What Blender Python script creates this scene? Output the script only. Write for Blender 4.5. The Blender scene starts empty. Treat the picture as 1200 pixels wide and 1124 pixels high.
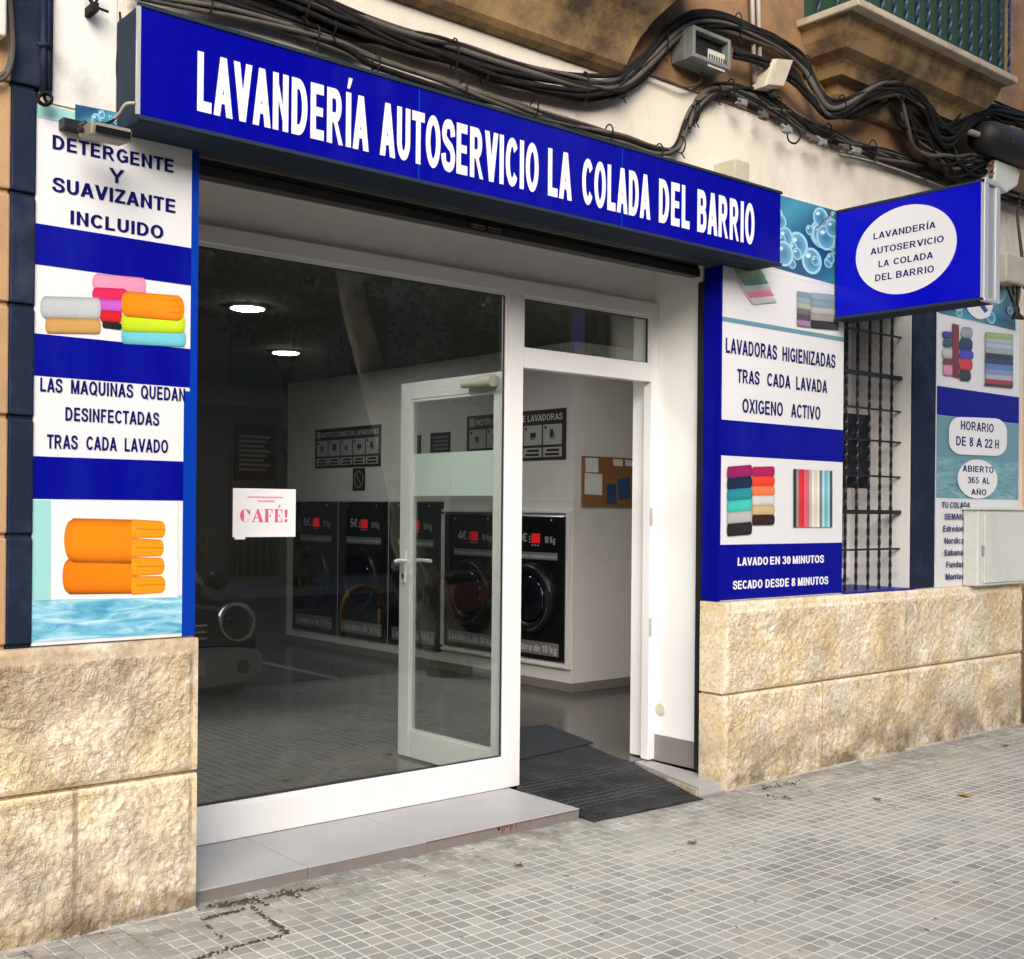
import bpy, bmesh, math, random
from mathutils import Vector, Matrix, noise
rnd = random.Random(7)
SC = bpy.context.scene
COL = SC.collection

# ------------------------------------------------------------------ camera, sky, sun, exposure
YAW, PITCH, ROLL, FOC, CY = 0.7025776, 0.0012626, -0.0094304, 1382.76, 596.1   # fitted to the photograph (1200 px wide)
EYE = Vector((0, 0, 1.5))
def _axes():
    cy, sy = math.cos(YAW), math.sin(YAW)
    f = Vector((sy*math.cos(PITCH), cy*math.cos(PITCH), math.sin(PITCH)))
    r = Vector((cy, -sy, 0)); d = f.cross(r)
    return r*math.cos(ROLL)+d*math.sin(ROLL), -r*math.sin(ROLL)+d*math.cos(ROLL), f
RT, DN, FW = _axes()
cam = bpy.data.cameras.new('camera'); cob = bpy.data.objects.new('camera', cam); COL.objects.link(cob)
cam.sensor_width = 36; cam.sensor_fit = 'HORIZONTAL'; cam.lens = FOC/1200*36
cam.shift_y = (CY-562)/1200; cam.clip_start = .05; cam.clip_end = 500
m = Matrix.Identity(4)
for i in range(3):
    m[i][0] = RT[i]; m[i][1] = -DN[i]; m[i][2] = -FW[i]; m[i][3] = EYE[i]
cob.matrix_world = m
SC.camera = cob

SUN_EL, SUN_AZ = math.radians(30), math.radians(216)      # azimuth clockwise from +Y: light arrives from -X -Y
W = bpy.data.worlds.new('World'); SC.world = W; W.use_nodes = True
nt = W.node_tree
sky = nt.nodes.new('ShaderNodeTexSky'); sky.sky_type = 'NISHITA'; sky.sun_disc = False
sky.sun_elevation = SUN_EL; sky.sun_rotation = SUN_AZ; sky.air_density = 1.0; sky.dust_density = 3.0; sky.ozone_density = .6
bg = nt.nodes['Background']; bg.inputs[1].default_value = .15
nt.links.new(sky.outputs[0], bg.inputs[0])
sl = bpy.data.lights.new('sun', 'SUN'); sl.energy = 1.5; sl.angle = math.radians(42); sl.color = (1, .99, .985)
so = bpy.data.objects.new('sun', sl); COL.objects.link(so)
sd = Vector((math.sin(SUN_AZ)*math.cos(SUN_EL), math.cos(SUN_AZ)*math.cos(SUN_EL), math.sin(SUN_EL)))
so.rotation_euler = sd.to_track_quat('Z', 'Y').to_euler(); so.location = (-6, -6, 12)
SC.view_settings.view_transform = 'Standard'; SC.view_settings.look = 'None'
SC.view_settings.exposure = .9; SC.view_settings.gamma = 1; SC.view_settings.use_curve_mapping = False
SC.render.engine = 'CYCLES'
SC.cycles.use_denoising = True
SC.cycles.max_bounces = 10; SC.cycles.transparent_max_bounces = 16; SC.cycles.caustics_reflective = False; SC.cycles.caustics_refractive = False
SC.cycles.sample_clamp_indirect = 6

# ------------------------------------------------------------------ pixel of the photograph -> point on a real plane
def ray(px, py): return RT*((px-600)/FOC)+DN*((py-CY)/FOC)+FW
def on_y(px, py, Y):
    d = ray(px, py); return EYE+d*((Y-EYE.y)/d.y)
def on_x(px, py, X):
    d = ray(px, py); return EYE+d*((X-EYE.x)/d.x)
def on_z(px, py, Z):
    d = ray(px, py); return EYE+d*((Z-EYE.z)/d.z)

# ------------------------------------------------------------------ materials
def new_mat(name):
    mt = bpy.data.materials.new(name); mt.use_nodes = True
    t = mt.node_tree; return mt, t, t.nodes['Principled BSDF']
def N(t, kind, **kw):
    n = t.nodes.new(kind)
    for k, v in kw.items():
        if k in n.inputs: n.inputs[k].default_value = v
        else: setattr(n, k, v)
    return n
def noise_fac(t, scale, detail=6, rough=.6, co=None, dist=0.):
    n = N(t, 'ShaderNodeTexNoise'); n.inputs['Scale'].default_value = scale; n.inputs['Detail'].default_value = detail
    n.inputs['Roughness'].default_value = rough; n.inputs['Distortion'].default_value = dist
    if co: t.links.new(co, n.inputs['Vector'])
    return n.outputs['Fac']
def ramp(t, src, lo, hi, a=(0, 0, 0, 1), b=(1, 1, 1, 1)):
    r = t.nodes.new('ShaderNodeValToRGB'); t.links.new(src, r.inputs[0])
    r.color_ramp.elements[0].position = lo; r.color_ramp.elements[1].position = hi
    r.color_ramp.elements[0].color = a; r.color_ramp.elements[1].color = b
    return r.outputs[0]
def mixc(t, fac, a, b, mode='MIX'):
    n = t.nodes.new('ShaderNodeMix'); n.data_type = 'RGBA'; n.blend_type = mode
    for s, v in ((0, fac), (6, a), (7, b)):
        if hasattr(v, 'is_output') or hasattr(v, 'links'): t.links.new(v, n.inputs[s])
        elif s == 0: n.inputs[0].default_value = v
        else: n.inputs[s].default_value = (*v[:3], 1)
    return n.outputs[2]
def coords(t, scale=(1, 1, 1)):
    g = t.nodes.new('ShaderNodeNewGeometry'); mp = t.nodes.new('ShaderNodeMapping')
    t.links.new(g.outputs['Position'], mp.inputs[0]); mp.inputs['Scale'].default_value = scale
    return mp.outputs[0]
def pbr(name, col, rough=.5, metal=0., var=.08, vs=6., bump=0., bs=80., dirt=None, damt=.5, ds=2.5, dlo=.5, dhi=.7, stretch=(1, 1, 1), spec=.5):
    mt, t, p = new_mat(name)
    co = coords(t); cs = coords(t, stretch)
    c = mixc(t, noise_fac(t, vs, co=cs), [x*(1-var) for x in col], [min(1, x*(1+var)) for x in col])
    if dirt:
        f = ramp(t, noise_fac(t, ds, 8, .68, cs), dlo, dhi)
        mm = N(t, 'ShaderNodeMath', operation='MULTIPLY'); t.links.new(f, mm.inputs[0]); mm.inputs[1].default_value = damt
        c = mixc(t, mm.outputs[0], c, dirt)
    t.links.new(c, p.inputs['Base Color'])
    p.inputs['Metallic'].default_value = metal; p.inputs['Specular IOR Level'].default_value = spec
    rf = noise_fac(t, vs*2.3, co=co)
    mr = N(t, 'ShaderNodeMapRange'); t.links.new(rf, mr.inputs[0])
    mr.inputs[3].default_value = max(.02, rough-.08); mr.inputs[4].default_value = min(1, rough+.08); t.links.new(mr.outputs[0], p.inputs['Roughness'])
    if bump:
        b = N(t, 'ShaderNodeBump'); b.inputs['Strength'].default_value = 1; b.inputs['Distance'].default_value = bump
        t.links.new(noise_fac(t, bs, 5, .65, co), b.inputs['Height']); t.links.new(b.outputs[0], p.inputs['Normal'])
    return mt

def glass(name, tint, boost=1.0):
    mt, t, p = new_mat(name); t.nodes.remove(p)
    tr = t.nodes.new('ShaderNodeBsdfTransparent'); tr.inputs[0].default_value = (*tint, 1)
    gl = t.nodes.new('ShaderNodeBsdfGlossy'); gl.inputs['Roughness'].default_value = 0.0; gl.inputs[0].default_value = (.96, .97, .96, 1)
    lw = t.nodes.new('ShaderNodeLayerWeight')                      # Schlick reflectance of one glass face
    pw = N(t, 'ShaderNodeMath', operation='POWER'); t.links.new(lw.outputs['Facing'], pw.inputs[0]); pw.inputs[1].default_value = 5
    mu = N(t, 'ShaderNodeMath', operation='MULTIPLY_ADD'); t.links.new(pw.outputs[0], mu.inputs[0]); mu.inputs[1].default_value = .95; mu.inputs[2].default_value = .045*boost
    mx = t.nodes.new('ShaderNodeMixShader'); t.links.new(mu.outputs[0], mx.inputs[0]); t.links.new(tr.outputs[0], mx.inputs[1]); t.links.new(gl.outputs[0], mx.inputs[2])
    t.links.new(mx.outputs[0], t.nodes['Material Output'].inputs[0])
    return mt

def emit(name, col, s):
    mt, t, p = new_mat(name)
    p.inputs['Base Color'].default_value = (*col, 1); p.inputs['Emission Color'].default_value = (*col, 1); p.inputs['Emission Strength'].default_value = s
    return mt

M = {}
M['white_alu'] = pbr('white lacquered aluminium', (.78, .78, .78), .35, var=.03, dirt=(.5, .48, .45), damt=.25, ds=3, dlo=.55, dhi=.8)
M['white_reveal'] = pbr('white painted reveal', (.84, .84, .83), .6, var=.02, dirt=(.6, .58, .55), damt=.25, ds=2, dlo=.58, dhi=.8)
M['white_soffit'] = pbr('white lintel paint', (.88, .88, .88), .6, var=.02, dirt=(.6, .59, .57), damt=.25, ds=3)
M['plaster'] = pbr('cream plaster', (.74, .67, .57), .9, var=.06, bump=.004, bs=130, dirt=(.32, .27, .2), damt=.55, ds=1.6, dlo=.5, dhi=.75, stretch=(1, 1, .45))
M['plaster_white'] = pbr('old white paint', (.70, .69, .65), .8, var=.05, bump=.001, bs=60, dirt=(.28, .26, .23), damt=.6, ds=3.2, dlo=.56, dhi=.75)
M['ochre'] = pbr('ochre render', (.27, .155, .075), .9, var=.2, vs=3, bump=.003, bs=90, dirt=(.06, .042, .028), damt=.8, ds=1.8, dlo=.46, dhi=.68)
M['ochre_corbel'] = pbr('balcony stone', (.33, .215, .095), .85, var=.2, vs=4, bump=.004, bs=60, dirt=(.035, .025, .016), damt=.9, ds=2.6, dlo=.42, dhi=.62)  # dark blotch colour carries grime plus the shade of the balcony undersides
M['lip'] = pbr('balcony lip stone', (.42, .36, .27), .85, var=.15, vs=9, bump=.002, bs=70, dirt=(.12, .1, .08), damt=.6, ds=5)
M['wall_tan'] = pbr('tan rusticated wall', (.44, .275, .14), .9, var=.15, vs=4, bump=.003, bs=80, dirt=(.25, .16, .09), damt=.5)
M['wall_peach'] = pbr('peach neighbour wall', (.66, .44, .30), .9, var=.06, vs=3, bump=.002, bs=90, dirt=(.42, .27, .18), damt=.4)
M['navy'] = pbr('navy wall paint', (.007, .014, .038), .65, spec=.2, var=.2, vs=5, bump=.002, bs=110, dirt=(.045, .055, .075), damt=.5, ds=5)
M['panel_white'] = pbr('panel white vinyl', (.69, .695, .71), .35, var=.015)
M['panel_blue'] = pbr('panel blue vinyl', (.0007, .0022, .235), .4, var=.08, vs=2, spec=.12, dirt=(.006, .012, .26), damt=.6, ds=5, stretch=(1, 1, .15))
M['panel_edge'] = pbr('panel bright blue edge', (.001, .036, .34), .4, var=.04, vs=2, spec=.15)
M['letter_blue'] = pbr('dark blue letters', (.003, .003, .10), .5, var=.03, spec=.15)
M['letter_white'] = pbr('white letters', (.82, .82, .84), .4, var=.02)
M['teal'] = pbr('pale teal vinyl', (.30, .60, .58), .35, var=.04)
M['teal_line'] = pbr('grey teal line vinyl', (.12, .27, .34), .35, var=.04)
M['sign_blue'] = pbr('fascia sign blue acrylic', (.0008, .0010, .25), .25, var=.08, vs=1.2, spec=.15, dirt=(.006, .008, .25), damt=.7, ds=4, stretch=(1, 1, .2))
M['sign_blue2'] = pbr('projecting sign blue acrylic', (.0015, .003, .46), .25, var=.04, vs=1.5, spec=.15)
M['sign_case'] = pbr('sign casing navy', (.018, .03, .05), .75, var=.1, spec=.15)
M['silver'] = pbr('silver aluminium', (.62, .63, .65), .38, metal=.6, var=.05)
M['grey_alu'] = pbr('grey alu', (.33, .35, .37), .45, metal=.3, var=.05)
M['shutter'] = pbr('roller shutter steel', (.060, .058, .055), .5, metal=.4, var=.15, dirt=(.1, .09, .08), damt=.5)
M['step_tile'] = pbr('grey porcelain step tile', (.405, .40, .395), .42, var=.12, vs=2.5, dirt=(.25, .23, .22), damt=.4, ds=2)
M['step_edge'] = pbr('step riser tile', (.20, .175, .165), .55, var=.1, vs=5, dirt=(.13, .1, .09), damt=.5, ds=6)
M['mortar'] = pbr('pale mortar', (.42, .40, .36), .95, var=.2, vs=20, bump=.004, bs=120, dirt=(.16, .14, .11), damt=.8, ds=9)
M['grout'] = pbr('dark grout', (.12, .1, .09), .9)
M['red_paint'] = pbr('red paint drips', (.20, .045, .04), .6)
M['mat_rubber'] = None
M['mat_dark'] = pbr('dark carpet mat', (.012, .016, .024), .9, var=.2, vs=60, bump=.002, bs=300)
M['inner_wall'] = pbr('inner white wall', (.78, .76, .74), .7, var=.03, dirt=(.5, .48, .46), damt=.3)
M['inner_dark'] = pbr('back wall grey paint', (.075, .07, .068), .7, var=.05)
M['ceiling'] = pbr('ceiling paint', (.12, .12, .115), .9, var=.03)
M['floor'] = None
M['skirting'] = pbr('skirting tile', (.22, .20, .19), .5, var=.1, vs=4)
M['black_gloss'] = pbr('black machine front', (.010, .010, .012), .22, var=.1)
M['black_matt'] = pbr('black matt', (.012, .012, .013), .6, var=.1)
M['chrome'] = pbr('chrome ring', (.55, .55, .57), .2, metal=1., var=.05)
M['dark_ring'] = pbr('dark ring', (.014, .014, .016), .35, metal=.3, var=.05)
M['porthole'] = pbr('porthole glass', (.006, .007, .012), .06, var=.05, spec=.8)
M['red_led'] = emit('red led display', (.5, .008, .012), .35)
M['label_grey'] = pbr('grey label strip', (.20, .20, .20), .5)
M['print_white'] = pbr('white print', (.62, .62, .62), .5, var=.02)
M['print_grey'] = pbr('light grey print box', (.46, .46, .46), .5, var=.04)
M['paper'] = pbr('paper', (.80, .80, .80), .7, var=.02)
M['pink_ink'] = pbr('pink ink', (.72, .10, .28), .6, var=.05)
M['cork'] = pbr('cork', (.30, .13, .045), .9, var=.2, vs=90, bump=.001, bs=200)
M['flyer_blue'] = pbr('blue flyer', (.02, .07, .20), .5, var=.2, vs=30)
M['frost'] = None
M['iron'] = pbr('black iron', (.012, .013, .018), .45, metal=.3, var=.2, vs=20)
M['cabinet'] = pbr('cabinet grey green paint', (.62, .64, .58), .5, var=.04, vs=3, dirt=(.35, .34, .3), damt=.3)
M['cable_black'] = pbr('black cable', (.009, .0085, .008), .75, var=.25, vs=10, spec=.2, dirt=(.04, .033, .025), damt=.4, ds=12)
M['cable_grey'] = pbr('dusty grey cable', (.085, .072, .058), .8, var=.3, vs=10, dirt=(.035, .03, .026), damt=.7, ds=8)
M['cable_white'] = pbr('pale cable', (.33, .30, .25), .6, var=.1)
M['box_grey'] = pbr('grey plastic junction box', (.20, .215, .20), .5, var=.15, vs=8, dirt=(.08, .075, .07), damt=.6, ds=9)
M['box_beige'] = pbr('beige plastic', (.50, .45, .34), .5, var=.08, dirt=(.3, .25, .18), damt=.5, ds=8)
M['grey_warm'] = pbr('weathered lamp housing', (.26, .235, .19), .5, metal=.3, var=.1)
M['closer'] = pbr('cream closer enamel', (.62, .58, .48), .4, var=.04)
M['green_screen'] = pbr('green mesh screen', (.012, .05, .028), .8, var=.5, vs=160)
M['rail_navy'] = pbr('navy balcony iron', (.012, .025, .07), .5, var=.2, vs=20)
M['asphalt'] = pbr('asphalt', (.055, .055, .055), .9, var=.25, vs=60, bump=.004, bs=200, dirt=(.035, .035, .035), damt=.5)
M['kerb'] = pbr('granite kerb', (.30, .29, .28), .8, var=.15, vs=40)
M['far_pave'] = pbr('far pavement', (.27, .26, .24), .9, var=.1, vs=8)
M['road_white'] = pbr('road marking', (.26, .26, .25), .8, var=.1, vs=30)
M['bark'] = None
M['leaf'] = None
M['b_red'] = pbr('dark red render', (.16, .062, .05), .9, var=.1, dirt=(.09, .04, .035), damt=.4, ds=.8)
M['b_beige'] = pbr('grey beige render', (.30, .265, .21), .9, var=.08, dirt=(.17, .15, .12), damt=.4, ds=.8)
M['b_stone'] = pbr('dark stone ground floor', (.17, .155, .135), .9, var=.1, vs=2)
M['b_ochre'] = pbr('ochre facade', (.34, .24, .12), .9, var=.08, dirt=(.2, .14, .07), damt=.4, ds=.8)
M['shutter_green'] = pbr('louvre shutter paint', (.20, .24, .23), .7, var=.08)
M['win_dark'] = pbr('dark window', (.02, .022, .025), .1, var=.05)
M['roof_tile'] = pbr('roof tile', (.25, .11, .06), .9, var=.2)
M['car_black'] = pbr('black car paint', (.012, .012, .014), .15, var=.03, spec=.7)
M['car_bumper'] = pbr('pale bumper', (.36, .36, .37), .4, var=.04)
M['car_glass'] = pbr('car glass', (.02, .022, .024), .05, var=.02, spec=.8)
M['car_plate'] = pbr('plate white', (.6, .6, .6), .5)
M['tyre'] = pbr('tyre rubber', (.018, .018, .018), .85, var=.1)
M['lens'] = pbr('headlight lens', (.55, .57, .6), .08, metal=.5, var=.05)
M['barrier'] = pbr('yellow steel barrier', (.34, .20, .02), .5, var=.1, vs=12)
M['scooter_red'] = pbr('red scooter plastic', (.14, .01, .008), .3, var=.05)
M['moss'] = pbr('dry moss', (.055, .042, .022), .95, var=.5, vs=60)
M['dry_leaf'] = pbr('dry leaf', (.36, .22, .05), .8, var=.3, vs=60)
M['brown_leaf'] = pbr('brown leaf', (.20, .10, .05), .8, var=.3, vs=60)

def make_special():
    # rubber mat with small raised lozenges
    mt, t, p = new_mat('rubber stud mat'); co = coords(t, (1, .62, 1))
    v = N(t, 'ShaderNodeTexVoronoi'); v.inputs['Scale'].default_value = 36; v.inputs['Randomness'].default_value = 0.05; t.links.new(co, v.inputs['Vector'])
    h = ramp(t, v.outputs['Distance'], .25, .5, (1, 1, 1, 1), (0, 0, 0, 1))
    d = ramp(t, noise_fac(t, 5, 8, .7, coords(t)), .48, .72)
    sp = ramp(t, noise_fac(t, 70, 3, .6, coords(t)), .66, .72)
    c = mixc(t, h, (.004, .005, .006), (.052, .055, .063)); dm = N(t, 'ShaderNodeMath', operation='MULTIPLY'); t.links.new(d, dm.inputs[0]); dm.inputs[1].default_value = .6
    c = mixc(t, dm.outputs[0], c, (.06, .063, .07)); c = mixc(t, sp, c, (.2, .2, .21))
    t.links.new(c, p.inputs['Base Color']); p.inputs['Roughness'].default_value = .6; p.inputs['Specular IOR Level'].default_value = .3
    b = N(t, 'ShaderNodeBump'); b.inputs['Distance'].default_value = .008; t.links.new(h, b.inputs['Height']); t.links.new(b.outputs[0], p.inputs['Normal'])
    M['mat_rubber'] = mt
    # interior floor: big dark porcelain tiles
    mt, t, p = new_mat('porcelain floor'); co = coords(t)
    b = N(t, 'ShaderNodeTexBrick', offset=0., squash=1.); b.inputs['Scale'].default_value = 1; b.inputs['Brick Width'].default_value = .6; b.inputs['Row Height'].default_value = .6
    b.inputs['Mortar Size'].default_value = .002; b.inputs['Color1'].default_value = (.060, .056, .054, 1); b.inputs['Color2'].default_value = (.072, .067, .064, 1); b.inputs['Mortar'].default_value = (.05, .045, .045, 1)
    t.links.new(co, b.inputs['Vector'])
    c = mixc(t, ramp(t, noise_fac(t, 3, 8, .7, coords(t, (1, .35, 1))), .4, .7), b.outputs[0], (.09, .084, .08)); t.links.new(c, p.inputs['Base Color'])
    p.inputs['Roughness'].default_value = .2; M['floor'] = mt
    # pavement of small square-studded tiles
    mt, t, p = new_mat('pavement tiles'); co0 = coords(t)
    wob = N(t, 'ShaderNodeTexNoise'); wob.inputs['Scale'].default_value = 3.; t.links.new(co0, wob.inputs['Vector'])
    wm = N(t, 'ShaderNodeVectorMath', operation='MULTIPLY_ADD'); t.links.new(wob.outputs['Color'], wm.inputs[0]); wm.inputs[1].default_value = (.014, .014, 0); t.links.new(co0, wm.inputs[2])
    co = wm.outputs[0]
    def brick(w, mort, c1, c2, cm, smooth=.35, off=0.):
        b = N(t, 'ShaderNodeTexBrick', offset=off, squash=1.); b.inputs['Scale'].default_value = 1; b.inputs['Brick Width'].default_value = w; b.inputs['Row Height'].default_value = w
        b.inputs['Mortar Size'].default_value = mort; b.inputs['Mortar Smooth'].default_value = smooth; b.inputs['Bias'].default_value = 0
        for k, v in (('Color1', c1), ('Color2', c2), ('Mortar', cm)): b.inputs[k].default_value = (*v, 1)
        t.links.new(co, b.inputs['Vector']); return b
    cells = brick(.0667, .0052, (.23, .23, .205), (.36, .355, .315), (.68, .655, .57), .5)
    big = brick(.2, .0012, (.42, .42, .42), (.60, .59, .57), (.5, .5, .5))
    c = mixc(t, .75, cells.outputs[0], big.outputs[0], 'OVERLAY')
    worn = ramp(t, noise_fac(t, .9, 9, .7, co0), .42, .68)
    wmul = N(t, 'ShaderNodeMath', operation='MULTIPLY'); t.links.new(worn, wmul.inputs[0]); wmul.inputs[1].default_value = .4
    c = mixc(t, wmul.outputs[0], c, (.53, .52, .46))
    warm = ramp(t, noise_fac(t, 1.7, 6, .65, coords(t, (1, 1.6, 1))), .5, .7); w2 = N(t, 'ShaderNodeMath', operation='MULTIPLY'); t.links.new(warm, w2.inputs[0]); w2.inputs[1].default_value = .4
    c = mixc(t, w2.outputs[0], c, (.56, .49, .36))
    spots = ramp(t, noise_fac(t, 17, 3, .5, co0), .685, .72); c = mixc(t, spots, c, (.13, .125, .115))
    gum = ramp(t, noise_fac(t, 11, 2, .5, coords(t, (1.3, 1, 1))), .71, .73); c = mixc(t, gum, c, (.50, .485, .45))
    # grime gathered along the foot of the wall
    sx = N(t, 'ShaderNodeSeparateXYZ'); t.links.new(co0, sx.inputs[0])
    mr = N(t, 'ShaderNodeMapRange'); t.links.new(sx.outputs[1], mr.inputs[0]); mr.inputs[1].default_value = 3.55; mr.inputs[2].default_value = 4.1
    gm = N(t, 'ShaderNodeMath', operation='MULTIPLY'); t.links.new(mr.outputs[0], gm.inputs[0]); t.links.new(ramp(t, noise_fac(t, 7, 8, .75, co0), .42, .62), gm.inputs[1])
    moss = N(t, 'ShaderNodeMath', operation='MULTIPLY'); t.links.new(gm.outputs[0], moss.inputs[0]); t.links.new(cells.outputs['Fac'], moss.inputs[1])
    g3 = N(t, 'ShaderNodeMath', operation='MULTIPLY'); t.links.new(gm.outputs[0], g3.inputs[0]); g3.inputs[1].default_value = .6
    c = mixc(t, g3.outputs[0], c, (.17, .14, .10)); c = mixc(t, moss.outputs[0], c, (.055, .042, .028))
    hv = N(t, 'ShaderNodeHueSaturation'); hv.inputs['Value'].default_value = 1.06; hv.inputs['Saturation'].default_value = .95; t.links.new(c, hv.inputs['Color'])
    t.links.new(hv.outputs[0], p.inputs['Base Color']); p.inputs['Roughness'].default_value = .75
    inv = N(t, 'ShaderNodeMath', operation='SUBTRACT'); inv.inputs[0].default_value = 1; t.links.new(cells.outputs['Fac'], inv.inputs[1])
    ad = N(t, 'ShaderNodeMath', operation='MULTIPLY_ADD'); t.links.new(noise_fac(t, 120, 4, .6, co0), ad.inputs[0]); ad.inputs[1].default_value = .35; t.links.new(inv.outputs[0], ad.inputs[2])
    b = N(t, 'ShaderNodeBump'); b.inputs['Distance'].default_value = .004; b.inputs['Strength'].default_value = .9; t.links.new(ad.outputs[0], b.inputs['Height']); t.links.new(b.outputs[0], p.inputs['Normal'])
    M['pave'] = mt
    # bush-hammered sandstone
    mt, t, p = new_mat('bush hammered sandstone'); co = coords(t)
    def vor(scale, rnd_=1.):
        v = N(t, 'ShaderNodeTexVoronoi'); v.inputs['Scale'].default_value = scale; v.inputs['Randomness'].default_value = rnd_
        wv = N(t, 'ShaderNodeTexNoise'); wv.inputs['Scale'].default_value = scale*.6; wv.inputs['Detail'].default_value = 3; t.links.new(co, wv.inputs['Vector'])
        am = N(t, 'ShaderNodeVectorMath', operation='MULTIPLY_ADD'); t.links.new(wv.outputs['Color'], am.inputs[0]); am.inputs[1].default_value = (.45/scale,)*3; t.links.new(co, am.inputs[2])
        t.links.new(am.outputs[0], v.inputs['Vector']); return v.outputs['Distance']
    v1 = vor(52); v2 = vor(120)
    def over(c, f, amt, col):
        mm = N(t, 'ShaderNodeMath', operation='MULTIPLY'); t.links.new(f, mm.inputs[0]); mm.inputs[1].default_value = amt; return mixc(t, mm.outputs[0], c, col)
    c = mixc(t, ramp(t, noise_fac(t, 2.2, 8, .65, co), .42, .58), (.80, .71, .55), (.73, .58, .34))
    c = over(c, ramp(t, noise_fac(t, 4.3, 8, .7, co), .52, .62), .8, (.88, .82, .70))
    c = over(c, ramp(t, noise_fac(t, 3.1, 8, .7, coords(t, (1.4, 1.4, .9))), .57, .67), .6, (.56, .37, .15))
    c = over(c, ramp(t, noise_fac(t, 6.7, 8, .72, coords(t, (1.2, 1, 1.1))), .54, .64), .55, (.55, .47, .37))
    c = over(c, ramp(t, noise_fac(t, 45, 5, .7, co), .45, .75), .5, (.82, .73, .56))
    sx = N(t, 'ShaderNodeSeparateXYZ'); t.links.new(co, sx.inputs[0])
    mr = N(t, 'ShaderNodeMapRange'); t.links.new(sx.outputs[2], mr.inputs[0]); mr.inputs[1].default_value = .38; mr.inputs[2].default_value = .03
    sp = N(t, 'ShaderNodeMath', operation='MULTIPLY'); t.links.new(mr.outputs[0], sp.inputs[0]); t.links.new(ramp(t, noise_fac(t, 5, 8, .7, co), .36, .6), sp.inputs[1])
    c = over(c, sp.outputs[0], 1.0, (.20, .155, .115))
    mr = N(t, 'ShaderNodeMapRange'); t.links.new(sx.outputs[0], mr.inputs[0]); mr.inputs[1].default_value = 3.2; mr.inputs[2].default_value = 2.0      # the left block is the dirtier one
    mz = N(t, 'ShaderNodeMapRange'); t.links.new(sx.outputs[2], mz.inputs[0]); mz.inputs[1].default_value = .62; mz.inputs[2].default_value = .95
    m3 = N(t, 'ShaderNodeMath', operation='MULTIPLY'); t.links.new(mr.outputs[0], m3.inputs[0]); t.links.new(mz.outputs[0], m3.inputs[1])
    m4 = N(t, 'ShaderNodeMath', operation='MULTIPLY'); t.links.new(m3.outputs[0], m4.inputs[0]); t.links.new(ramp(t, noise_fac(t, 8, 8, .75, co), .3, .6), m4.inputs[1])
    c = over(c, m4.outputs[0], .85, (.36, .27, .19))
    c = over(c, ramp(t, v1, .50, .85), .45, (.34, .24, .13)); c = over(c, ramp(t, noise_fac(t, 85, 3, .6, co), .60, .70), .5, (.27, .185, .10))
    a2 = N(t, 'ShaderNodeAttribute', attribute_name='ink'); s2 = t.nodes.new('ShaderNodeSeparateColor'); t.links.new(a2.outputs['Color'], s2.inputs[0]); c = over(c, s2.outputs[1], .6, (.20, .15, .095))
    t.links.new(c, p.inputs['Base Color']); p.inputs['Roughness'].default_value = .95; p.inputs['Specular IOR Level'].default_value = .2
    hh = N(t, 'ShaderNodeMath', operation='MULTIPLY_ADD'); t.links.new(v2, hh.inputs[0]); hh.inputs[1].default_value = .7; t.links.new(v1, hh.inputs[2])
    h2 = N(t, 'ShaderNodeMath', operation='MULTIPLY_ADD'); t.links.new(noise_fac(t, 150, 5, .7, co), h2.inputs[0]); h2.inputs[1].default_value = -1.5; t.links.new(hh.outputs[0], h2.inputs[2])
    b = N(t, 'ShaderNodeBump', invert=True); b.inputs['Distance'].default_value = .0095; at_ = N(t, 'ShaderNodeAttribute', attribute_name='ink'); sr = t.nodes.new('ShaderNodeSeparateColor'); t.links.new(at_.outputs['Color'], sr.inputs[0]); ms_ = N(t, 'ShaderNodeMath', operation='MULTIPLY'); t.links.new(sr.outputs[0], ms_.inputs[0]); t.links.new(ramp(t, noise_fac(t, 5.5, 5, .6, co), .35, .62, (.35, .35, .35, 1), (1, 1, 1, 1)), ms_.inputs[1]); t.links.new(ms_.outputs[0], b.inputs['Strength']); t.links.new(h2.outputs[0], b.inputs['Height']); t.links.new(b.outputs[0], p.inputs['Normal'])
    M['stone'] = mt
    # print inks: colours of the printed pictures
    mt, t, p = new_mat('printed picture'); a = N(t, 'ShaderNodeAttribute', attribute_name='ink'); 
    c = mixc(t, .16, a.outputs['Color'], ramp(t, noise_fac(t, 330, 5, .7, coords(t)), .3, .7), 'OVERLAY')
    t.links.new(c, p.inputs['Base Color']); p.inputs['Roughness'].default_value = .35; M['print'] = mt
    # printed sea water
    mt, t, p = new_mat('printed water'); co = coords(t, (1, 1, 6))
    f = noise_fac(t, 5.5, 5, .55, co, 1.2)
    r = t.nodes.new('ShaderNodeValToRGB'); t.links.new(f, r.inputs[0]); e = r.color_ramp.elements
    e[0].position = .3; e[0].color = (.05, .25, .40, 1); e[1].position = .68; e[1].color = (.50, .72, .80, 1)
    x = e.new(.48); x.color = (.17, .47, .62, 1)
    t.links.new(r.outputs[0], p.inputs['Base Color']); p.inputs['Roughness'].default_value = .3; M['water_print'] = mt
    mt, t, p = new_mat('printed grey sea'); co = coords(t, (1, 1, 6)); f = noise_fac(t, 5., 5, .55, co, 1.2)
    t.links.new(ramp(t, f, .3, .7, (.06, .20, .27, 1), (.24, .44, .50, 1)), p.inputs['Base Color']); p.inputs['Roughness'].default_value = .3; M['sea_print'] = mt
    # frosted film
    mt, t, p = new_mat('frosted film'); t.nodes.remove(p)
    d = t.nodes.new('ShaderNodeBsdfDiffuse'); d.inputs[0].default_value = (.80, .90, .86, 1)
    tl = t.nodes.new('ShaderNodeBsdfTranslucent'); tl.inputs[0].default_value = (.80, .90, .86, 1)
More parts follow.
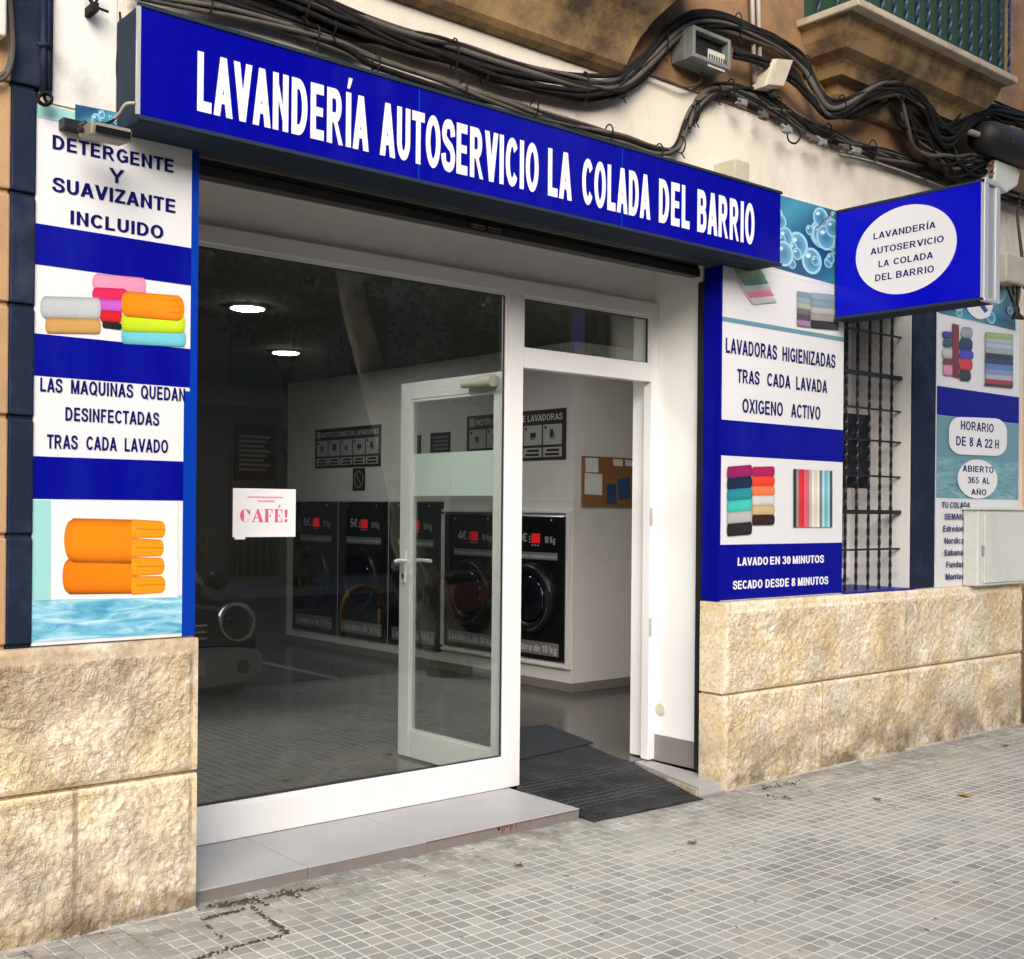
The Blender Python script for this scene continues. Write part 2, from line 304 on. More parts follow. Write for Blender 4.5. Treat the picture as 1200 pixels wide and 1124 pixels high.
    mx = t.nodes.new('ShaderNodeMixShader'); mx.inputs[0].default_value = .45; t.links.new(d.outputs[0], mx.inputs[1]); t.links.new(tl.outputs[0], mx.inputs[2])
    t.links.new(mx.outputs[0], t.nodes['Material Output'].inputs[0]); M['frost'] = mt
    # plane tree bark and leaves
    mt, t, p = new_mat('plane tree bark'); co = coords(t, (1, 1, .5))
    c = mixc(t, ramp(t, noise_fac(t, 6, 5, .55, co), .46, .52), (.085, .075, .058), (.26, .235, .18)); t.links.new(c, p.inputs['Base Color']); p.inputs['Roughness'].default_value = .9; M['bark'] = mt
    mt, t, p = new_mat('plane tree leaves'); a = N(t, 'ShaderNodeAttribute', attribute_name='ink'); t.links.new(a.outputs['Color'], p.inputs['Base Color']); p.inputs['Roughness'].default_value = .6
    M['leaf'] = mt
make_special()
M['glass'] = glass('shop glass', (.89, .92, .90), 2.3)
M['glass_clear'] = glass('window glass', (.80, .82, .81), .8)

# ------------------------------------------------------------------ mesh building
class MB:
    def __init__(s): s.v = []; s.f = []; s.mi = []; s.c = []; s.cur = 0
    def add(s, vs, fs, col=None):
        o = len(s.v); s.v += [tuple(p) for p in vs]; s.f += [tuple(i+o for i in f) for f in fs]; s.mi += [s.cur]*len(fs)
        s.c += (col if isinstance(col, list) else [col or (1, 1, 1)]*len(vs)); return s
    def box(s, x0, x1, y0, y1, z0, z1, col=None):
        x0, x1 = sorted((x0, x1)); y0, y1 = sorted((y0, y1)); z0, z1 = sorted((z0, z1))
        return s.add([(x0, y0, z0), (x1, y0, z0), (x1, y1, z0), (x0, y1, z0), (x0, y0, z1), (x1, y0, z1), (x1, y1, z1), (x0, y1, z1)],
                     [(0, 3, 2, 1), (4, 5, 6, 7), (0, 1, 5, 4), (1, 2, 6, 5), (2, 3, 7, 6), (3, 0, 4, 7)], col)
    def prism(s, pts, off):
        n = len(pts); off = Vector(off); pts = [Vector(p) for p in pts]
        return s.add(pts+[p+off for p in pts], [tuple(range(n))[::-1], tuple(range(n, 2*n))]+[(i, (i+1) % n, n+(i+1) % n, n+i) for i in range(n)])
    def tube(s, pts, r, n=8, cap=True):
        pts = [Vector(p) for p in pts]; vs = []; fs = []; prev = None
        rs = r if isinstance(r, (list, tuple)) else [r]*len(pts)
        for i, p in enumerate(pts):
            d = (pts[min(i+1, len(pts)-1)]-pts[max(i-1, 0)])
            d = d.normalized() if d.length > 1e-9 else Vector((0, 0, 1))
            if prev is None: a = d.orthogonal().normalized()
            else:
                a = prev-d*prev.dot(d); a = a.normalized() if a.length > 1e-6 else d.orthogonal().normalized()
            prev = a; b = d.cross(a)
            for k in range(n):
                w = 2*math.pi*k/n; vs.append(p+(a*math.cos(w)+b*math.sin(w))*rs[i])
        for i in range(len(pts)-1):
            for k in range(n):
                k2 = (k+1) % n; fs.append((i*n+k, i*n+k2, (i+1)*n+k2, (i+1)*n+k))
        if cap: fs += [tuple(range(n))[::-1], tuple(range((len(pts)-1)*n, len(pts)*n))]
        return s.add(vs, fs)
    def cyl(s, a, b, r, n=16, r2=None): return s.tube([a, b], [r, r if r2 is None else r2], n)
    def lathe(s, axis_o, axis_d, prof, n=32, cap=True):
        o = Vector(axis_o); d = Vector(axis_d).normalized(); a = d.orthogonal().normalized(); b = d.cross(a); vs = []; fs = []
        for h, r in prof:
            for k in range(n):
                w = 2*math.pi*k/n; vs.append(o+d*h+(a*math.cos(w)+b*math.sin(w))*r)
        for i in range(len(prof)-1):
            for k in range(n):
                k2 = (k+1) % n; fs.append((i*n+k, i*n+k2, (i+1)*n+k2, (i+1)*n+k))
        if cap: fs += [tuple(range(n))[::-1], tuple(range((len(prof)-1)*n, len(prof)*n))]
        return s.add(vs, fs)
    def build(s, name, mats, parent=None, bevel=0, smooth=False, kind=None, fixn=True):
        me = bpy.data.meshes.new(name); me.from_pydata(s.v, [], s.f)
        for mm in (mats if isinstance(mats, list) else [mats]): me.materials.append(mm)
        me.polygons.foreach_set('material_index', s.mi)
        if any(c != (1, 1, 1) for c in s.c):
            at = me.color_attributes.new('ink', 'FLOAT_COLOR', 'POINT')
            at.data.foreach_set('color', [x for c in s.c for x in (*c[:3], 1)])
        if fixn:
            b = bmesh.new(); b.from_mesh(me); bmesh.ops.recalc_face_normals(b, faces=b.faces); b.to_mesh(me); b.free()
        if smooth: me.polygons.foreach_set('use_smooth', [True]*len(me.polygons))
        me.update()
        ob = bpy.data.objects.new(name, me); COL.objects.link(ob)
        if parent: put(ob, parent)
        if bevel:
            bv = ob.modifiers.new('bevel', 'BEVEL'); bv.width = bevel; bv.segments = 2; bv.limit_method = 'ANGLE'; bv.angle_limit = math.radians(40)
        if smooth:
            pass
        if kind: ob['kind'] = kind
        return ob
def put(ob, parent):
    ob.parent = parent
    mw = Matrix.Identity(4); q = parent
    while q: mw = q.matrix_basis @ mw if q.parent is None else (q.matrix_parent_inverse @ q.matrix_basis) @ mw; q = q.parent
    ob.matrix_parent_inverse = mw.inverted()
def thing(name, label, cat, loc=(0, 0, 0), group=None):
    o = bpy.data.objects.new(name, None); COL.objects.link(o); o.location = loc; o.empty_display_size = .1
    return tag(o, label, cat, group)
def tag(o, label, cat, group=None):
    o['label'] = label; o['category'] = cat
    if group: o['group'] = group
    return o
def struct(mb, name, m, **k): return mb.build(name, m, None, kind='structure', **k)

# ------------------------------------------------------------------ lettering: a bold grotesque drawn from strokes (capital height 1)
FS, FT = .205, .165
def _arc(cx, cy, rx, ry, a0, a1, n=14): return [(cx+rx*math.cos(math.radians(a0+(a1-a0)*k/n)), cy+ry*math.sin(math.radians(a0+(a1-a0)*k/n))) for k in range(n+1)]
def _spl(pts, sub=4):
    o = []
    for i in range(len(pts)-1):
        p0, p1, p2, p3 = pts[max(0, i-1)], pts[i], pts[i+1], pts[min(len(pts)-1, i+2)]
        for k in range(sub):
            t = k/sub; o.append(tuple(.5*(2*p1[j]+(p2[j]-p0[j])*t+(2*p0[j]-5*p1[j]+4*p2[j]-p3[j])*t*t+(3*p1[j]-p0[j]-3*p2[j]+p3[j])*t**3) for j in (0, 1)))
    return o+[pts[-1]]
def _stroke(pts, closed=False, s=None, t=None):
    s = s or FS; t = t or FT
    """list of quads along the path, wider on uprights than on level strokes"""
    n = len(pts); L = []; R = []
    for i in range(n):
        a = pts[i-1] if (i or closed) else pts[0]; b = pts[(i+1) % n] if (i < n-1 or closed) else pts[-1]
        dx, dy = b[0]-a[0], b[1]-a[1]; d = math.hypot(dx, dy) or 1; nx, ny = -dy/d*s/2, dx/d*t/2
        L.append((pts[i][0]+nx, pts[i][1]+ny)); R.append((pts[i][0]-nx, pts[i][1]-ny))
    return [[L[i], L[(i+1) % n], R[(i+1) % n], R[i]] for i in range(n if closed else n-1)]
def _q(*p): return [list(p)]
def _r(x0, y0, x1, y1): return [[(x0, y0), (x1, y0), (x1, y1), (x0, y1)]]
def _bowl(x0, xm, w, yt, yb):
    s = FS; return _stroke([(x0, yt)]+_arc(xm, (yt+yb)/2, w-s/2-xm, (yt-yb)/2, 90, -90, 14)+[(x0, yb)])
def build_font(S, T):
    global FS, FT
    FS, FT = S, T; h = T/2; G = {}; X = .735
    st = lambda x=0, y0=0, y1=1: _r(x, y0, x+S, y1)
    ell = lambda cx, cy, w, hh: _stroke(_arc(cx, cy, w/2-S/2, hh/2-h, 0, 360, 28)[:-1], True)
    d_ = S*1.07; A = lambda f: _q((0, f(0)), (d_, f(0)), (.5+d_/2, f(1)), (.5-d_/2, f(1)))+_q((1, f(0)), (1-d_, f(0)), (.5-d_/2, f(1)), (.5+d_/2, f(1)))
    G['A'] = (1.0, .02, A(lambda y: y)+_q((.2, .215), (.8, .215), (.735, .375), (.265, .375)))
    G['V'] = (1.0, .02, A(lambda y: 1-y))
    G['B'] = (.92, .09, st()+_bowl(.1, .50, .87, 1-h, .535)+_bowl(.1, .53, .92, .535, h))
    G['C'] = (.94, .06, _stroke(_arc(.5, .5, .5-S/2, .5-h, 38, 322, 26)))
    G['D'] = (.92, .09, st()+_bowl(.1, .40, .92, 1-h, h))
    G['E'] = (.79, .09, st()+_r(.1, 0, .79, T)+_r(.1, 1-T, .77, 1)+_r(.1, .425, .73, .585))
    G['F'] = (.73, .09, st()+_r(.1, 1-T, .73, 1)+_r(.1, .415, .64, .575))
    G['G'] = (.97, .06, _stroke(_arc(.5, .5, .5-S/2, .5-h, 38, 318, 26))+_r(.52, .37, .97, .535)+_q((.97-S*.9, .13), (.97, .13), (.97, .5), (.97-S*.9, .5))+_q((.80, .2), (.97, .14), (.86, .07), (.74, .07)))
    G['H'] = (.88, .09, st()+st(.88-S)+_r(.1, .42, .8, .585))
    G['I'] = (S, .09, st())
    G['L'] = (.74, .09, st()+_r(.1, 0, .74, T))
    G['M'] = (1.04, .09, st()+st(1.04-S)+_q((.05, 1), (.30, 1), (.615, 0), (.43, 0))+_q((.99, 1), (.74, 1), (.425, 0), (.61, 0)))
    G['N'] = (.88, .09, st()+st(.88-S)+_q((.03, 1), (.21, 1), (.85, 0), (.67, 0)))
    G['O'] = (1.02, .06, ell(.51, .5, 1.02, 1.02)); G['Q'] = (1.02, .06, ell(.51, .5, 1.02, 1.02)+_q((.55, .26), (.68, .37), (1.02, .03), (.90, -.09)))
    G['P'] = (.85, .09, st()+_bowl(.1, .45, .85, 1-h, .45))
    G['R'] = (.97, .09, st()+_bowl(.1, .50, .88, 1-h, .475)+_q((.36, .45), (.60, .45), (.97, 0), (.72, 0)))
    G['S'] = (.86, .06, _stroke(_spl([(.745, .69), (.70, .83), (.57, .915), (.42, .92), (.24, .885), (.145, .75), (.19, .625), (.42, .53), (.63, .455), (.755, .31), (.70, .155), (.55, .085), (.42, .08), (.25, .105), (.13, .20), (.09, .33)], 3)))
    G['T'] = (.84, .03, _r(0, 1-T, .84, 1)+st(.42-S/2))
    G['U'] = (.88, .09, _stroke([(S/2, 1)]+_arc(.44, .38, .44-S/2, .38-h, 180, 360, 18)+[(.88-S/2, 1)]))
    G['Y'] = (.96, .02, _q((0, 1), (.24, 1), (.582, .40), (.378, .40))+_q((.96, 1), (.72, 1), (.378, .40), (.582, .40))+_r(.378, 0, .582, .44))
    G['X'] = (.96, .02, _q((0, 0), (.25, 0), (.95, 1), (.70, 1))+_q((.96, 0), (.71, 0), (.01, 1), (.26, 1)))
    G['Z'] = (.82, .04, _r(.03, 1-T, .80, 1)+_r(0, 0, .82, T)+_q((0, .13), (.27, .13), (.80, .87), (.53, .87)))
    acc = lambda x: _q((x-.09, 1.07), (x+.06, 1.07), (x+.24, 1.27), (x+.0, 1.27))
    G['Í'] = (S, .09, st()+acc(S/2)); G['É'] = (.79, .09, G['E'][2]+acc(.4))
    G['Ñ'] = (.88, .09, G['N'][2]+_stroke(_spl([(.2, 1.1), (.3, 1.17), (.44, 1.14), (.58, 1.11), (.68, 1.18)], 3), s=.08, t=.08))
    G['0'] = (.76, .05, ell(.38, .5, .76, 1.02)); G['1'] = (.48, .12, st(.48-S)+_q((.0, .78), (.0, .62), (.35, .74), (.42, 1)))
    G['2'] = (.76, .05, _stroke(_spl([(.11, .68), (.17, .85), (.37, .92), (.57, .86), (.64, .70), (.56, .53), (.33, .33), (.14, .1)], 3))+_r(.02, 0, .75, T))
    G['3'] = (.76, .05, _stroke(_spl([(.11, .74), (.20, .89), (.37, .92), (.56, .86), (.61, .72), (.52, .58), (.36, .535)], 3))+_stroke(_spl([(.34, .535), (.55, .49), (.65, .31), (.57, .14), (.37, .08), (.18, .12), (.1, .27)], 3)))
    G['4'] = (.80, .04, _r(.46, 0, .46+S, 1)+_r(.03, .21, .80, .37)+_q((.0, .30), (.20, .30), (.64, 1), (.46, 1)))
    G['5'] = (.76, .05, _r(.17, 1-T, .72, 1)+_q((.11, .46), (.27, .46), (.34, 1), (.16, 1))+_stroke(_spl([(.14, .5), (.36, .59), (.58, .52), (.655, .34), (.58, .14), (.37, .08), (.19, .12), (.1, .26)], 3)))
    G['6'] = (.77, .05, ell(.385, .33, .77, .68)+_stroke(_spl([(.64, .76), (.54, .90), (.39, .92), (.2, .82), (.105, .55), (.12, .3)], 3)))
    G['7'] = (.76, .05, _r(.03, 1-T, .75, 1)+_q((.18, 0), (.40, 0), (.75, .86), (.52, .88)))
    G['8'] = (.76, .05, ell(.38, .27, .76, .56)+ell(.38, .755, .70, .51))
    G['€'] = (.86, .05, _stroke(_arc(.52, .5, .5-S/2, .5-h, 48, 312, 24))+_r(0, .53, .62, .64)+_r(0, .36, .60, .47))
    # lower case
    cl = lambda w: ell(w/2, X/2, w, X+.02)
    G['o'] = (.80, .05, cl(.80)); G['l'] = (S, .09, st()); G['i'] = (S, .09, st(0, 0, X)+_r(0, .84, S, 1))
    G['d'] = (.80, .06, ell(.39, X/2, .78, X+.02)+st(.80-S)); G['b'] = (.80, .08, ell(.41, X/2, .78, X+.02)+st())
    G['g'] = (.80, .06, ell(.39, X/2, .78, X+.02)+st(.80-S, .0, X)+_stroke([(.80-S/2, .05)]+_arc(.42, -.03, .38-S/2, .18, 0, -165, 12)))
    G['y'] = (.76, .02, _q((0, X), (.22, X), (.47, 0), (.30, -.02))+_q((.76, X), (.54, X), (.22, -.24), (.42, -.24))+_r(.08, -.28, .36, -.13))
    G['v'] = (.76, .02, _q((0, X), (.22, X), (.48, 0), (.28, 0))+_q((.76, X), (.54, X), (.28, 0), (.48, 0)))
    G['e'] = (.76, .05, _stroke(_arc(.38, X/2, .38-S/2, X/2-h+.01, 10, 318, 24))+_r(.1, .30, .74, .43))
    G['c'] = (.74, .05, _stroke(_arc(.4, X/2, .4-S/2, X/2-h+.01, 42, 318, 22)))
    G['a'] = (.76, .05, _stroke(_spl([(.11, .53), (.2, .63), (.36, .66), (.55, .62), (.60, .48), (.60, .1), (.64, 0)], 3))+_stroke(_spl([(.58, .40), (.34, .38), (.14, .31), (.12, .17), (.25, .08), (.44, .10), (.58, .24)], 3)))
    G['n'] = (.74, .08, st(0, 0, X)+_stroke([(.12, .40)]+_arc(.41, .40, .33-S/2, .26, 150, 0, 10)+[(.74-S/2, 0)])); G['u'] = (.74, .08, st(.74-S, 0, X)+_stroke([(S/2, X), (S/2, .33)]+_arc(.34, .33, .34-S/2, .25, 180, 330, 10)))
    G['r'] = (.50, .08, st(0, 0, X)+_stroke(_spl([(.1, .38), (.2, .58), (.34, .65), (.50, .64)], 3))); G['m'] = (1.12, .08, st(0, 0, X)+_stroke([(.1, .40)]+_arc(.33, .42, .23, .24, 150, 0, 8)+[(.56, 0)])+_stroke([(.6, .40)]+_arc(.79, .42, .23, .24, 150, 0, 8)+[(1.02, 0)]))
    G['s'] = (.70, .04, _stroke(_spl([(.60, .51), (.50, .64), (.34, .66), (.15, .60), (.16, .46), (.36, .38), (.56, .28), (.54, .12), (.34, .07), (.16, .11), (.09, .22)], 3), t=.14))
    G['t'] = (.46, .04, _stroke([(.21, .95), (.21, .2), (.27, .09), (.46, .08)])+_r(0, X-.14, .44, X)); G['f'] = (.48, .03, _stroke([(.22, 0), (.22, .8), (.30, .92), (.48, .92)])+_r(0, X-.14, .46, X))
    G['k'] = (.76, .08, st()+_q((.15, .28), (.15, .46), (.45, X), (.70, X))+_q((.28, .42), (.44, .54), (.77, 0), (.53, 0)))
    G['K'] = (.94, .09, st()+_q((.15, .30), (.15, .52), (.62, 1), (.90, 1))+_q((.32, .56), (.50, .70), (.96, 0), (.68, 0)))
    G['x'] = (.74, .02, _q((0, 0), (.24, 0), (.73, X), (.49, X))+_q((.74, 0), (.5, 0), (.01, X), (.25, X)))
    G['z'] = (.66, .04, _r(.02, X-.15, .64, X)+_r(0, 0, .66, .15)+_q((0, .12), (.25, .12), (.64, .62), (.40, .62)))
    return G
FONTS = {}
def write(mb, txt, u0, u1, v0, cap, fr, bold=.03, gap=1.0):
    """txt between u0 and u1, baseline v0, capital height cap, on frame fr = (origin, U, V)"""
    if bold not in FONTS: FONTS[bold] = build_font(.19+bold*1.5, .155+bold*.35)
    FONT = FONTS[bold]; x = 0; items = []; last = 0
    for ch in txt:
        if ch == ' ': x += .42; last = 0; continue
        w, sb, polys = FONT.get(ch, FONT['o'])
        if items: x += sb*gap
        items.append((x, polys)); x += w; last = w; end = x; x += sb*gap
    O, U, V = fr; Nn = V.cross(U); kx = (u1-u0)/end; n = 0
    for ox, polys in items:
        for p in polys:
            n += 1; e = Nn*(.00004*(n % 7))
            mb.add([O+U*(u0+(ox+a)*kx)+V*(v0+b*cap)+e for a, b in p], [tuple(range(len(p)))])
def frame_y(Y): return (Vector((0, Y, 0)), Vector((1, 0, 0)), Vector((0, 0, 1)))
def frame_x(X): return (Vector((X, 0, 0)), Vector((0, -1, 0)), Vector((0, 0, 1)))
def line_y(mb, words, b0, b1, top, Y, bold=.03):
    """words [(text, px left, px right)], b0/b1 two baseline pixels, top a cap-top pixel near b0"""
    def py(px): return b0[1]+(b1[1]-b0[1])*(px-b0[0])/(b1[0]-b0[0])
    z = (on_y(*b0, Y).z+on_y(*b1, Y).z)/2; cap = on_y(*top, Y).z-on_y(b0[0], b0[1], Y).z
    for t, l, r in words: write(mb, t, on_y(l, py(l), Y).x, on_y(r, py(r), Y).x, z, cap, frame_y(Y), bold)
def line_x(mb, words, b0, b1, top, X, bold=.03):
    def py(px): return b0[1]+(b1[1]-b0[1])*(px-b0[0])/(b1[0]-b0[0])
    z = (on_x(*b0, X).z+on_x(*b1, X).z)/2; cap = on_x(*top, X).z-on_x(b0[0], b0[1], X).z
    for t, l, r in words: write(mb, t, -on_x(l, py(l), X).y, -on_x(r, py(r), X).y, z, cap, frame_x(X), bold)

# ------------------------------------------------------------------ printed pictures (flat inks on a panel, each ink a hair above the last)
class Print:
    def __init__(s, Y): s.mb = MB(); s.Y = Y
    def P(s, p): s.Y -= 0; return on_y(p[0], p[1], s.Y)
    def up(s): s.Y -= .00005
    def quad(s, TL, TR, BR, BL, fn, nx=10, ny=8, rl=0., rr=0., rt=0.):
        """fn(s,t)->colour; rl/rr how far the left/right ends round in (fraction of the width)"""
        s.up(); vs = []; cs = []; TL, TR, BR, BL = [Vector(p) for p in (TL, TR, BR, BL)]
        for j in range(ny+1):
            t = j/ny; k = 1-math.sqrt(max(0, 1-(2*t-1)**2))
            for i in range(nx+1):
                a = i/nx; aa = rl*k+a*(1-rl*k-rr*k)
                p = TL.lerp(TR, aa).lerp(BL.lerp(BR, aa), t)
                if rt: p.y += rt*(abs(2*aa-1)**2)*(1-t)
                vs.append(on_y(p.x, p.y, s.Y)); cs.append(tuple(max(0, min(1, x)) for x in fn(a, t)))
        fs = [(j*(nx+1)+i, j*(nx+1)+i+1, (j+1)*(nx+1)+i+1, (j+1)*(nx+1)+i) for j in range(ny) for i in range(nx)]
        s.mb.add(vs, fs, cs)
    def towel(s, x0, y0, x1, y1, col, sk=0., rl=.12, rr=.12, dark=.45):
        def fn(a, t):
            l = 1-dark*(2*t-1)**4-.18*t+.03*math.sin(a*5+x0)
            e = min(a, 1-a); l *= .8+.2*min(1, e/.1)
            return [c*l for c in col]
        s.quad((x0, y0), (x1, y0+sk), (x1, y1+sk), (x0, y1), fn, 12, 10, rl, rr)
    def flat(s, pts, col):
        s.up(); s.mb.add([on_y(p[0], p[1], s.Y) for p in pts], [tuple(range(len(pts)))], [col]*len(pts))
    def ellipse(s, cx, cy, rx, ry, cin, cout, shear=0., n=28):
        s.up(); vs = [on_y(cx, cy, s.Y)]; cs = [cin]
        for k in range(n):
            w = 2*math.pi*k/n; x = rx*math.cos(w); vs.append(on_y(cx+x, cy+ry*math.sin(w)+shear*x, s.Y)); cs.append(cout)
        s.mb.add(vs, [(0, 1+k, 1+(k+1) % n) for k in range(n)], cs)
    def ring(s, cx, cy, r0x, r0y, r1x, r1y, c, shear=0., n=28):
        s.up(); vs = []
        for k in range(n):
            w = 2*math.pi*k/n
            for rx, ry in ((r0x, r0y), (r1x, r1y)): x = rx*math.cos(w); vs.append(on_y(cx+x, cy+ry*math.sin(w)+shear*x, s.Y))
        s.mb.add(vs, [(2*k, 2*k+1, (2*k+3) % (2*n), (2*k+2) % (2*n)) for k in range(n)], [c]*len(vs))
    def done(s, parent, name='printed_picture'):
        return s.mb.build(name, M['print'], parent, fixn=False)
def plate_y(x0, x1, z0, z1, Y, th=.0015): return MB().box(x0, x1, Y, Y+th, z0, z1)

# ================================================================== SETTING
YW = 4.165            # face of the shop wall
YP = 4.148            # face of the printed wall panels
YF = 4.70             # front of the shop front frame
# ground sheets
g = MB().box(-14, 30, .70, 4.9, -.3, 0); struct(g, 'pavement', M['pave'])
g = MB()
x = -14.
while x < 30: g.box(x+.003, x+.997, .55, .698, -.3, .004); x += 1
struct(g, 'kerb', M['kerb'], bevel=.012)
struct(MB().box(-250, 250, -250, -.0, -.4, -.125).box(-250, 250, .001, .549, -.4, -.126), 'road', M['asphalt'])
struct(MB().box(-250, 250, 12, 250, -.4, -.13), 'ground', M['far_pave'])
g = MB()
for i in range(-4, 10): g.box(i*3.0-.05, i*3.0+.05, -4.2, .3, -.12, -.117)
for i in range(-5, 10): g.box(i*4.0, i*4+2, -7.0, -6.88, -.12, -.117)
struct(g, 'road_marking', M['road_white'])
g = MB().box(-60, 80, -13, -9.8, -.3, 0); struct(g, 'far_pavement', M['far_pave'])
struct(MB().box(-60, 80, -9.8, -9.65, -.3, .003), 'far_kerb', M['kerb'])

# room inside
struct(MB().box(1.6, 8.6, 4.762, 11.6, -.05, .05), 'floor', M['floor'])
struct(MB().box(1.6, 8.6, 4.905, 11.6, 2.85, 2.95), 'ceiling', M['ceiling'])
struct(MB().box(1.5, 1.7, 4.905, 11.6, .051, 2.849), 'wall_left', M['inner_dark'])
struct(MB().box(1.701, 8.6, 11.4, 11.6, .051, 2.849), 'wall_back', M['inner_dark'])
struct(MB().box(8.4, 8.6, 4.905, 6.848, .051, 2.849), 'wall_right', M['inner_wall'])
# partition carrying the machines, with real openings for them
XM = 6.44
SL = [(6.93, 7.715, .275, 1.46), (7.745, 8.53, .275, 1.46), (8.60, 9.42, .205, 1.57), (9.45, 10.33, .205, 1.57), (10.36, 11.24, .205, 1.57)]
p = MB(); p.box(XM, 6.60, 6.85, 11.399, 1.572, 2.849)
p.box(XM, 6.60, 6.85, 8.56, 1.462, 1.571); p.box(XM, 6.60, 6.85, 8.565, .051, .273); p.box(XM, 6.60, 8.565, 11.399, .051, .203)
p.box(XM, 6.60, 6.85, 6.928, .274, 1.461); p.box(XM, 6.60, 7.717, 7.743, .274, 1.461)
for a, b in ((8.532, 8.598), (9.422, 9.448), (10.332, 10.358), (11.242, 11.399)): p.box(XM, 6.60, a, b, .274 if a < 8.56 else .204, 1.571 if a > 8.56 else 1.461)
p.box(6.601, 8.399, 6.85, 7.0, .051, 2.849)
struct(p, 'partition_wall', M['inner_wall'])
s = MB()
s.box(XM-.012, XM-.001, 6.838, 11.39, .051, .125)
xx = XM+.001
while xx < 8.35: s.box(xx, min(8.39, xx+.596), 6.837, 6.849, .051, .125); xx += .6
struct(s, 'skirting', M['skirting'], bevel=.002)

# ================================================================== THE BUILDING
SHOP = thing('shop_building', 'ochre and cream town house with the blue laundrette shop front on its ground floor', 'building', (3, 4.165, 0))
b = MB()
b.box(1.372, 1.958, YW, 4.9, 1.012, 2.95)                       # left pier
b.box(5.30, 6.128, YW, 4.9, 1.012, 2.95)                       # pier right of the door
MB().box(5.086, 5.298, 4.7495, 4.9, .06, 2.95).build('white_reveal', M['white_reveal'], SHOP)
b.box(6.902, 8.40, YW, 4.9, 1.012, 2.95)
b.box(1.372, 6.128, YW, 4.9, 2.951, 3.725); b.box(6.1285, 6.9015, YW, 4.9, 2.86, 3.725); b.box(6.902, 8.40, YW, 4.9, 2.951, 3.725)
b.box(6.129, 6.901, YW+.1, 4.9, .5, 1.02)
b.box(1.372, 1.958, 4.2, 4.9, 0, 1.011); b.box(5.302, 8.40, 4.2, 4.9, 0, 1.011)
b.build('plaster_wall', M['plaster'], SHOP)
MB().box(1.415, 1.64, YW-.006, YW-.0005, 2.895, 3.5).build('painted_patch', M['plaster_white'], SHOP)
MB().box(-5, 8.40, YW-.012, 5.0, 3.727, 8).build('upper_wall', M['ochre'], SHOP)
# rusticated tan wall and navy pilaster on the left
b = MB(); nv = MB(); zs = [1.02, 1.397, 1.80, 2.18, 2.56, 2.925, 3.31, 3.72]
for i in range(7):
    z0, z1 = zs[i]+.008, zs[i+1]-.008
    xr = 1.358 if z1 < 2.94 else 1.412
    for k in range(7): b.box(1.274-(k+1)*.8+.008, 1.274-k*.8-(0 if k == 0 else .0), YW-.025, 4.6, z0, z1)
    nv.box(1.2745, xr, YW-.0255, 4.55, z0, z1)
b.box(-4.4, 1.2739, YW-.010, 4.55, 1.0, 3.72); nv.box(1.2746, 1.3575, YW-.011, 4.54, 1.0, 3.72)
b.build('rusticated_wall', M['wall_tan'], SHOP, bevel=.007)
nv.build('navy_pilaster', M['navy'], SHOP, bevel=.006)
MB().box(6.902, 7.186, YW-.012, YW-.0005, 1.016, 3.2).build('navy_pilaster', M['navy'], SHOP, bevel=.003)

# stone plinths, bush-hammered
def plinth(name, x0, x1, joints, yf, ends):
    mb = MB(); res = .0095
    for row, (z0, z1) in enumerate(((-.02, .508), (.522, 1.012))):
        cuts = [x0]+[j for j in joints[row] if x0 < j < x1]+[x1]
        xs_n = int((x1-x0)/res); zn = int((z1-z0)/res); vs = []; fs = []; ink = []
        for j in range(zn+1):
            z = z0+(z1-z0)*j/zn
            for i in range(xs_n+1):
                x = x0+(x1-x0)*i/xs_n; ex = min([abs(x-c) for c in cuts])
                # smooth drafted margin at the top of the upper course and at the outer corner
                dt = (z1-z) if row == 1 else 9; dend = min(abs(x-e) for e in ends)
                marg = min(1, max(0, (min(dt-.045, dend-.022))/.015))
                e2 = min(z-z0, z1-z)
                pil = min(1, max(0, e2/.016), .75 if ex < .0055 and min(abs(x-x0), abs(x-x1)) > .01 else 1)
                P = Vector((x*1.0, z*1.0, row*7.3+x0))
                d = noise.fractal(P*5, 1, 2, 3)*.006+noise.noise(P*24)*.0062+noise.noise(P*55)*.0045
                y = yf-.002-marg*pil*(.007+max(-.007, d))+(1-pil)*.0035*(1 if ex < .012 or min(z-z0, z1-z) < .01 else 0)
                vs.append((x, y, z)); ink.append((.08+.92*marg*pil, 1. if ex < .0055 and min(abs(x-x0), abs(x-x1)) > .02 else 0., .5))
        w = xs_n+1
        for j in range(zn):
            for i in range(xs_n): fs.append((j*w+i, j*w+i+1, (j+1)*w+i+1, (j+1)*w+i))
        # sides, top and bottom skins back into the wall
        o = len(vs)
        bot = [i for i in range(w)]; top = [zn*w+i for i in range(w)]; lef = [j*w for j in range(zn+1)]; rig = [j*w+w-1 for j in range(zn+1)]
        for loop in (bot, top, lef, rig):
            st = len(vs); vs += [(vs[i][0], yf+.165, vs[i][2]) for i in loop]; ink += [(.1, 0., .5)]*len(loop)
            for k in range(len(loop)-1): fs.append((loop[k], loop[k+1], st+k+1, st+k))
        mb.add(vs, fs, ink)
    mb.box(x0+.012, x1-.006, yf+.012, yf+.16, .5, .53)
    return mb.build(name, M['stone'], SHOP)
plinth('stone_plinth', .30, 1.957, [[.75, 1.505], [.9]], 4.118, [1.957])
plinth('stone_plinth', 4.965, 8.255, [[5.86, 6.78, 7.6], [6.75]], 4.098, [4.965])
MB().box(-4, .295, 4.13, 4.6, 0, 1.01).build('stone_plinth', M['stone'], SHOP)

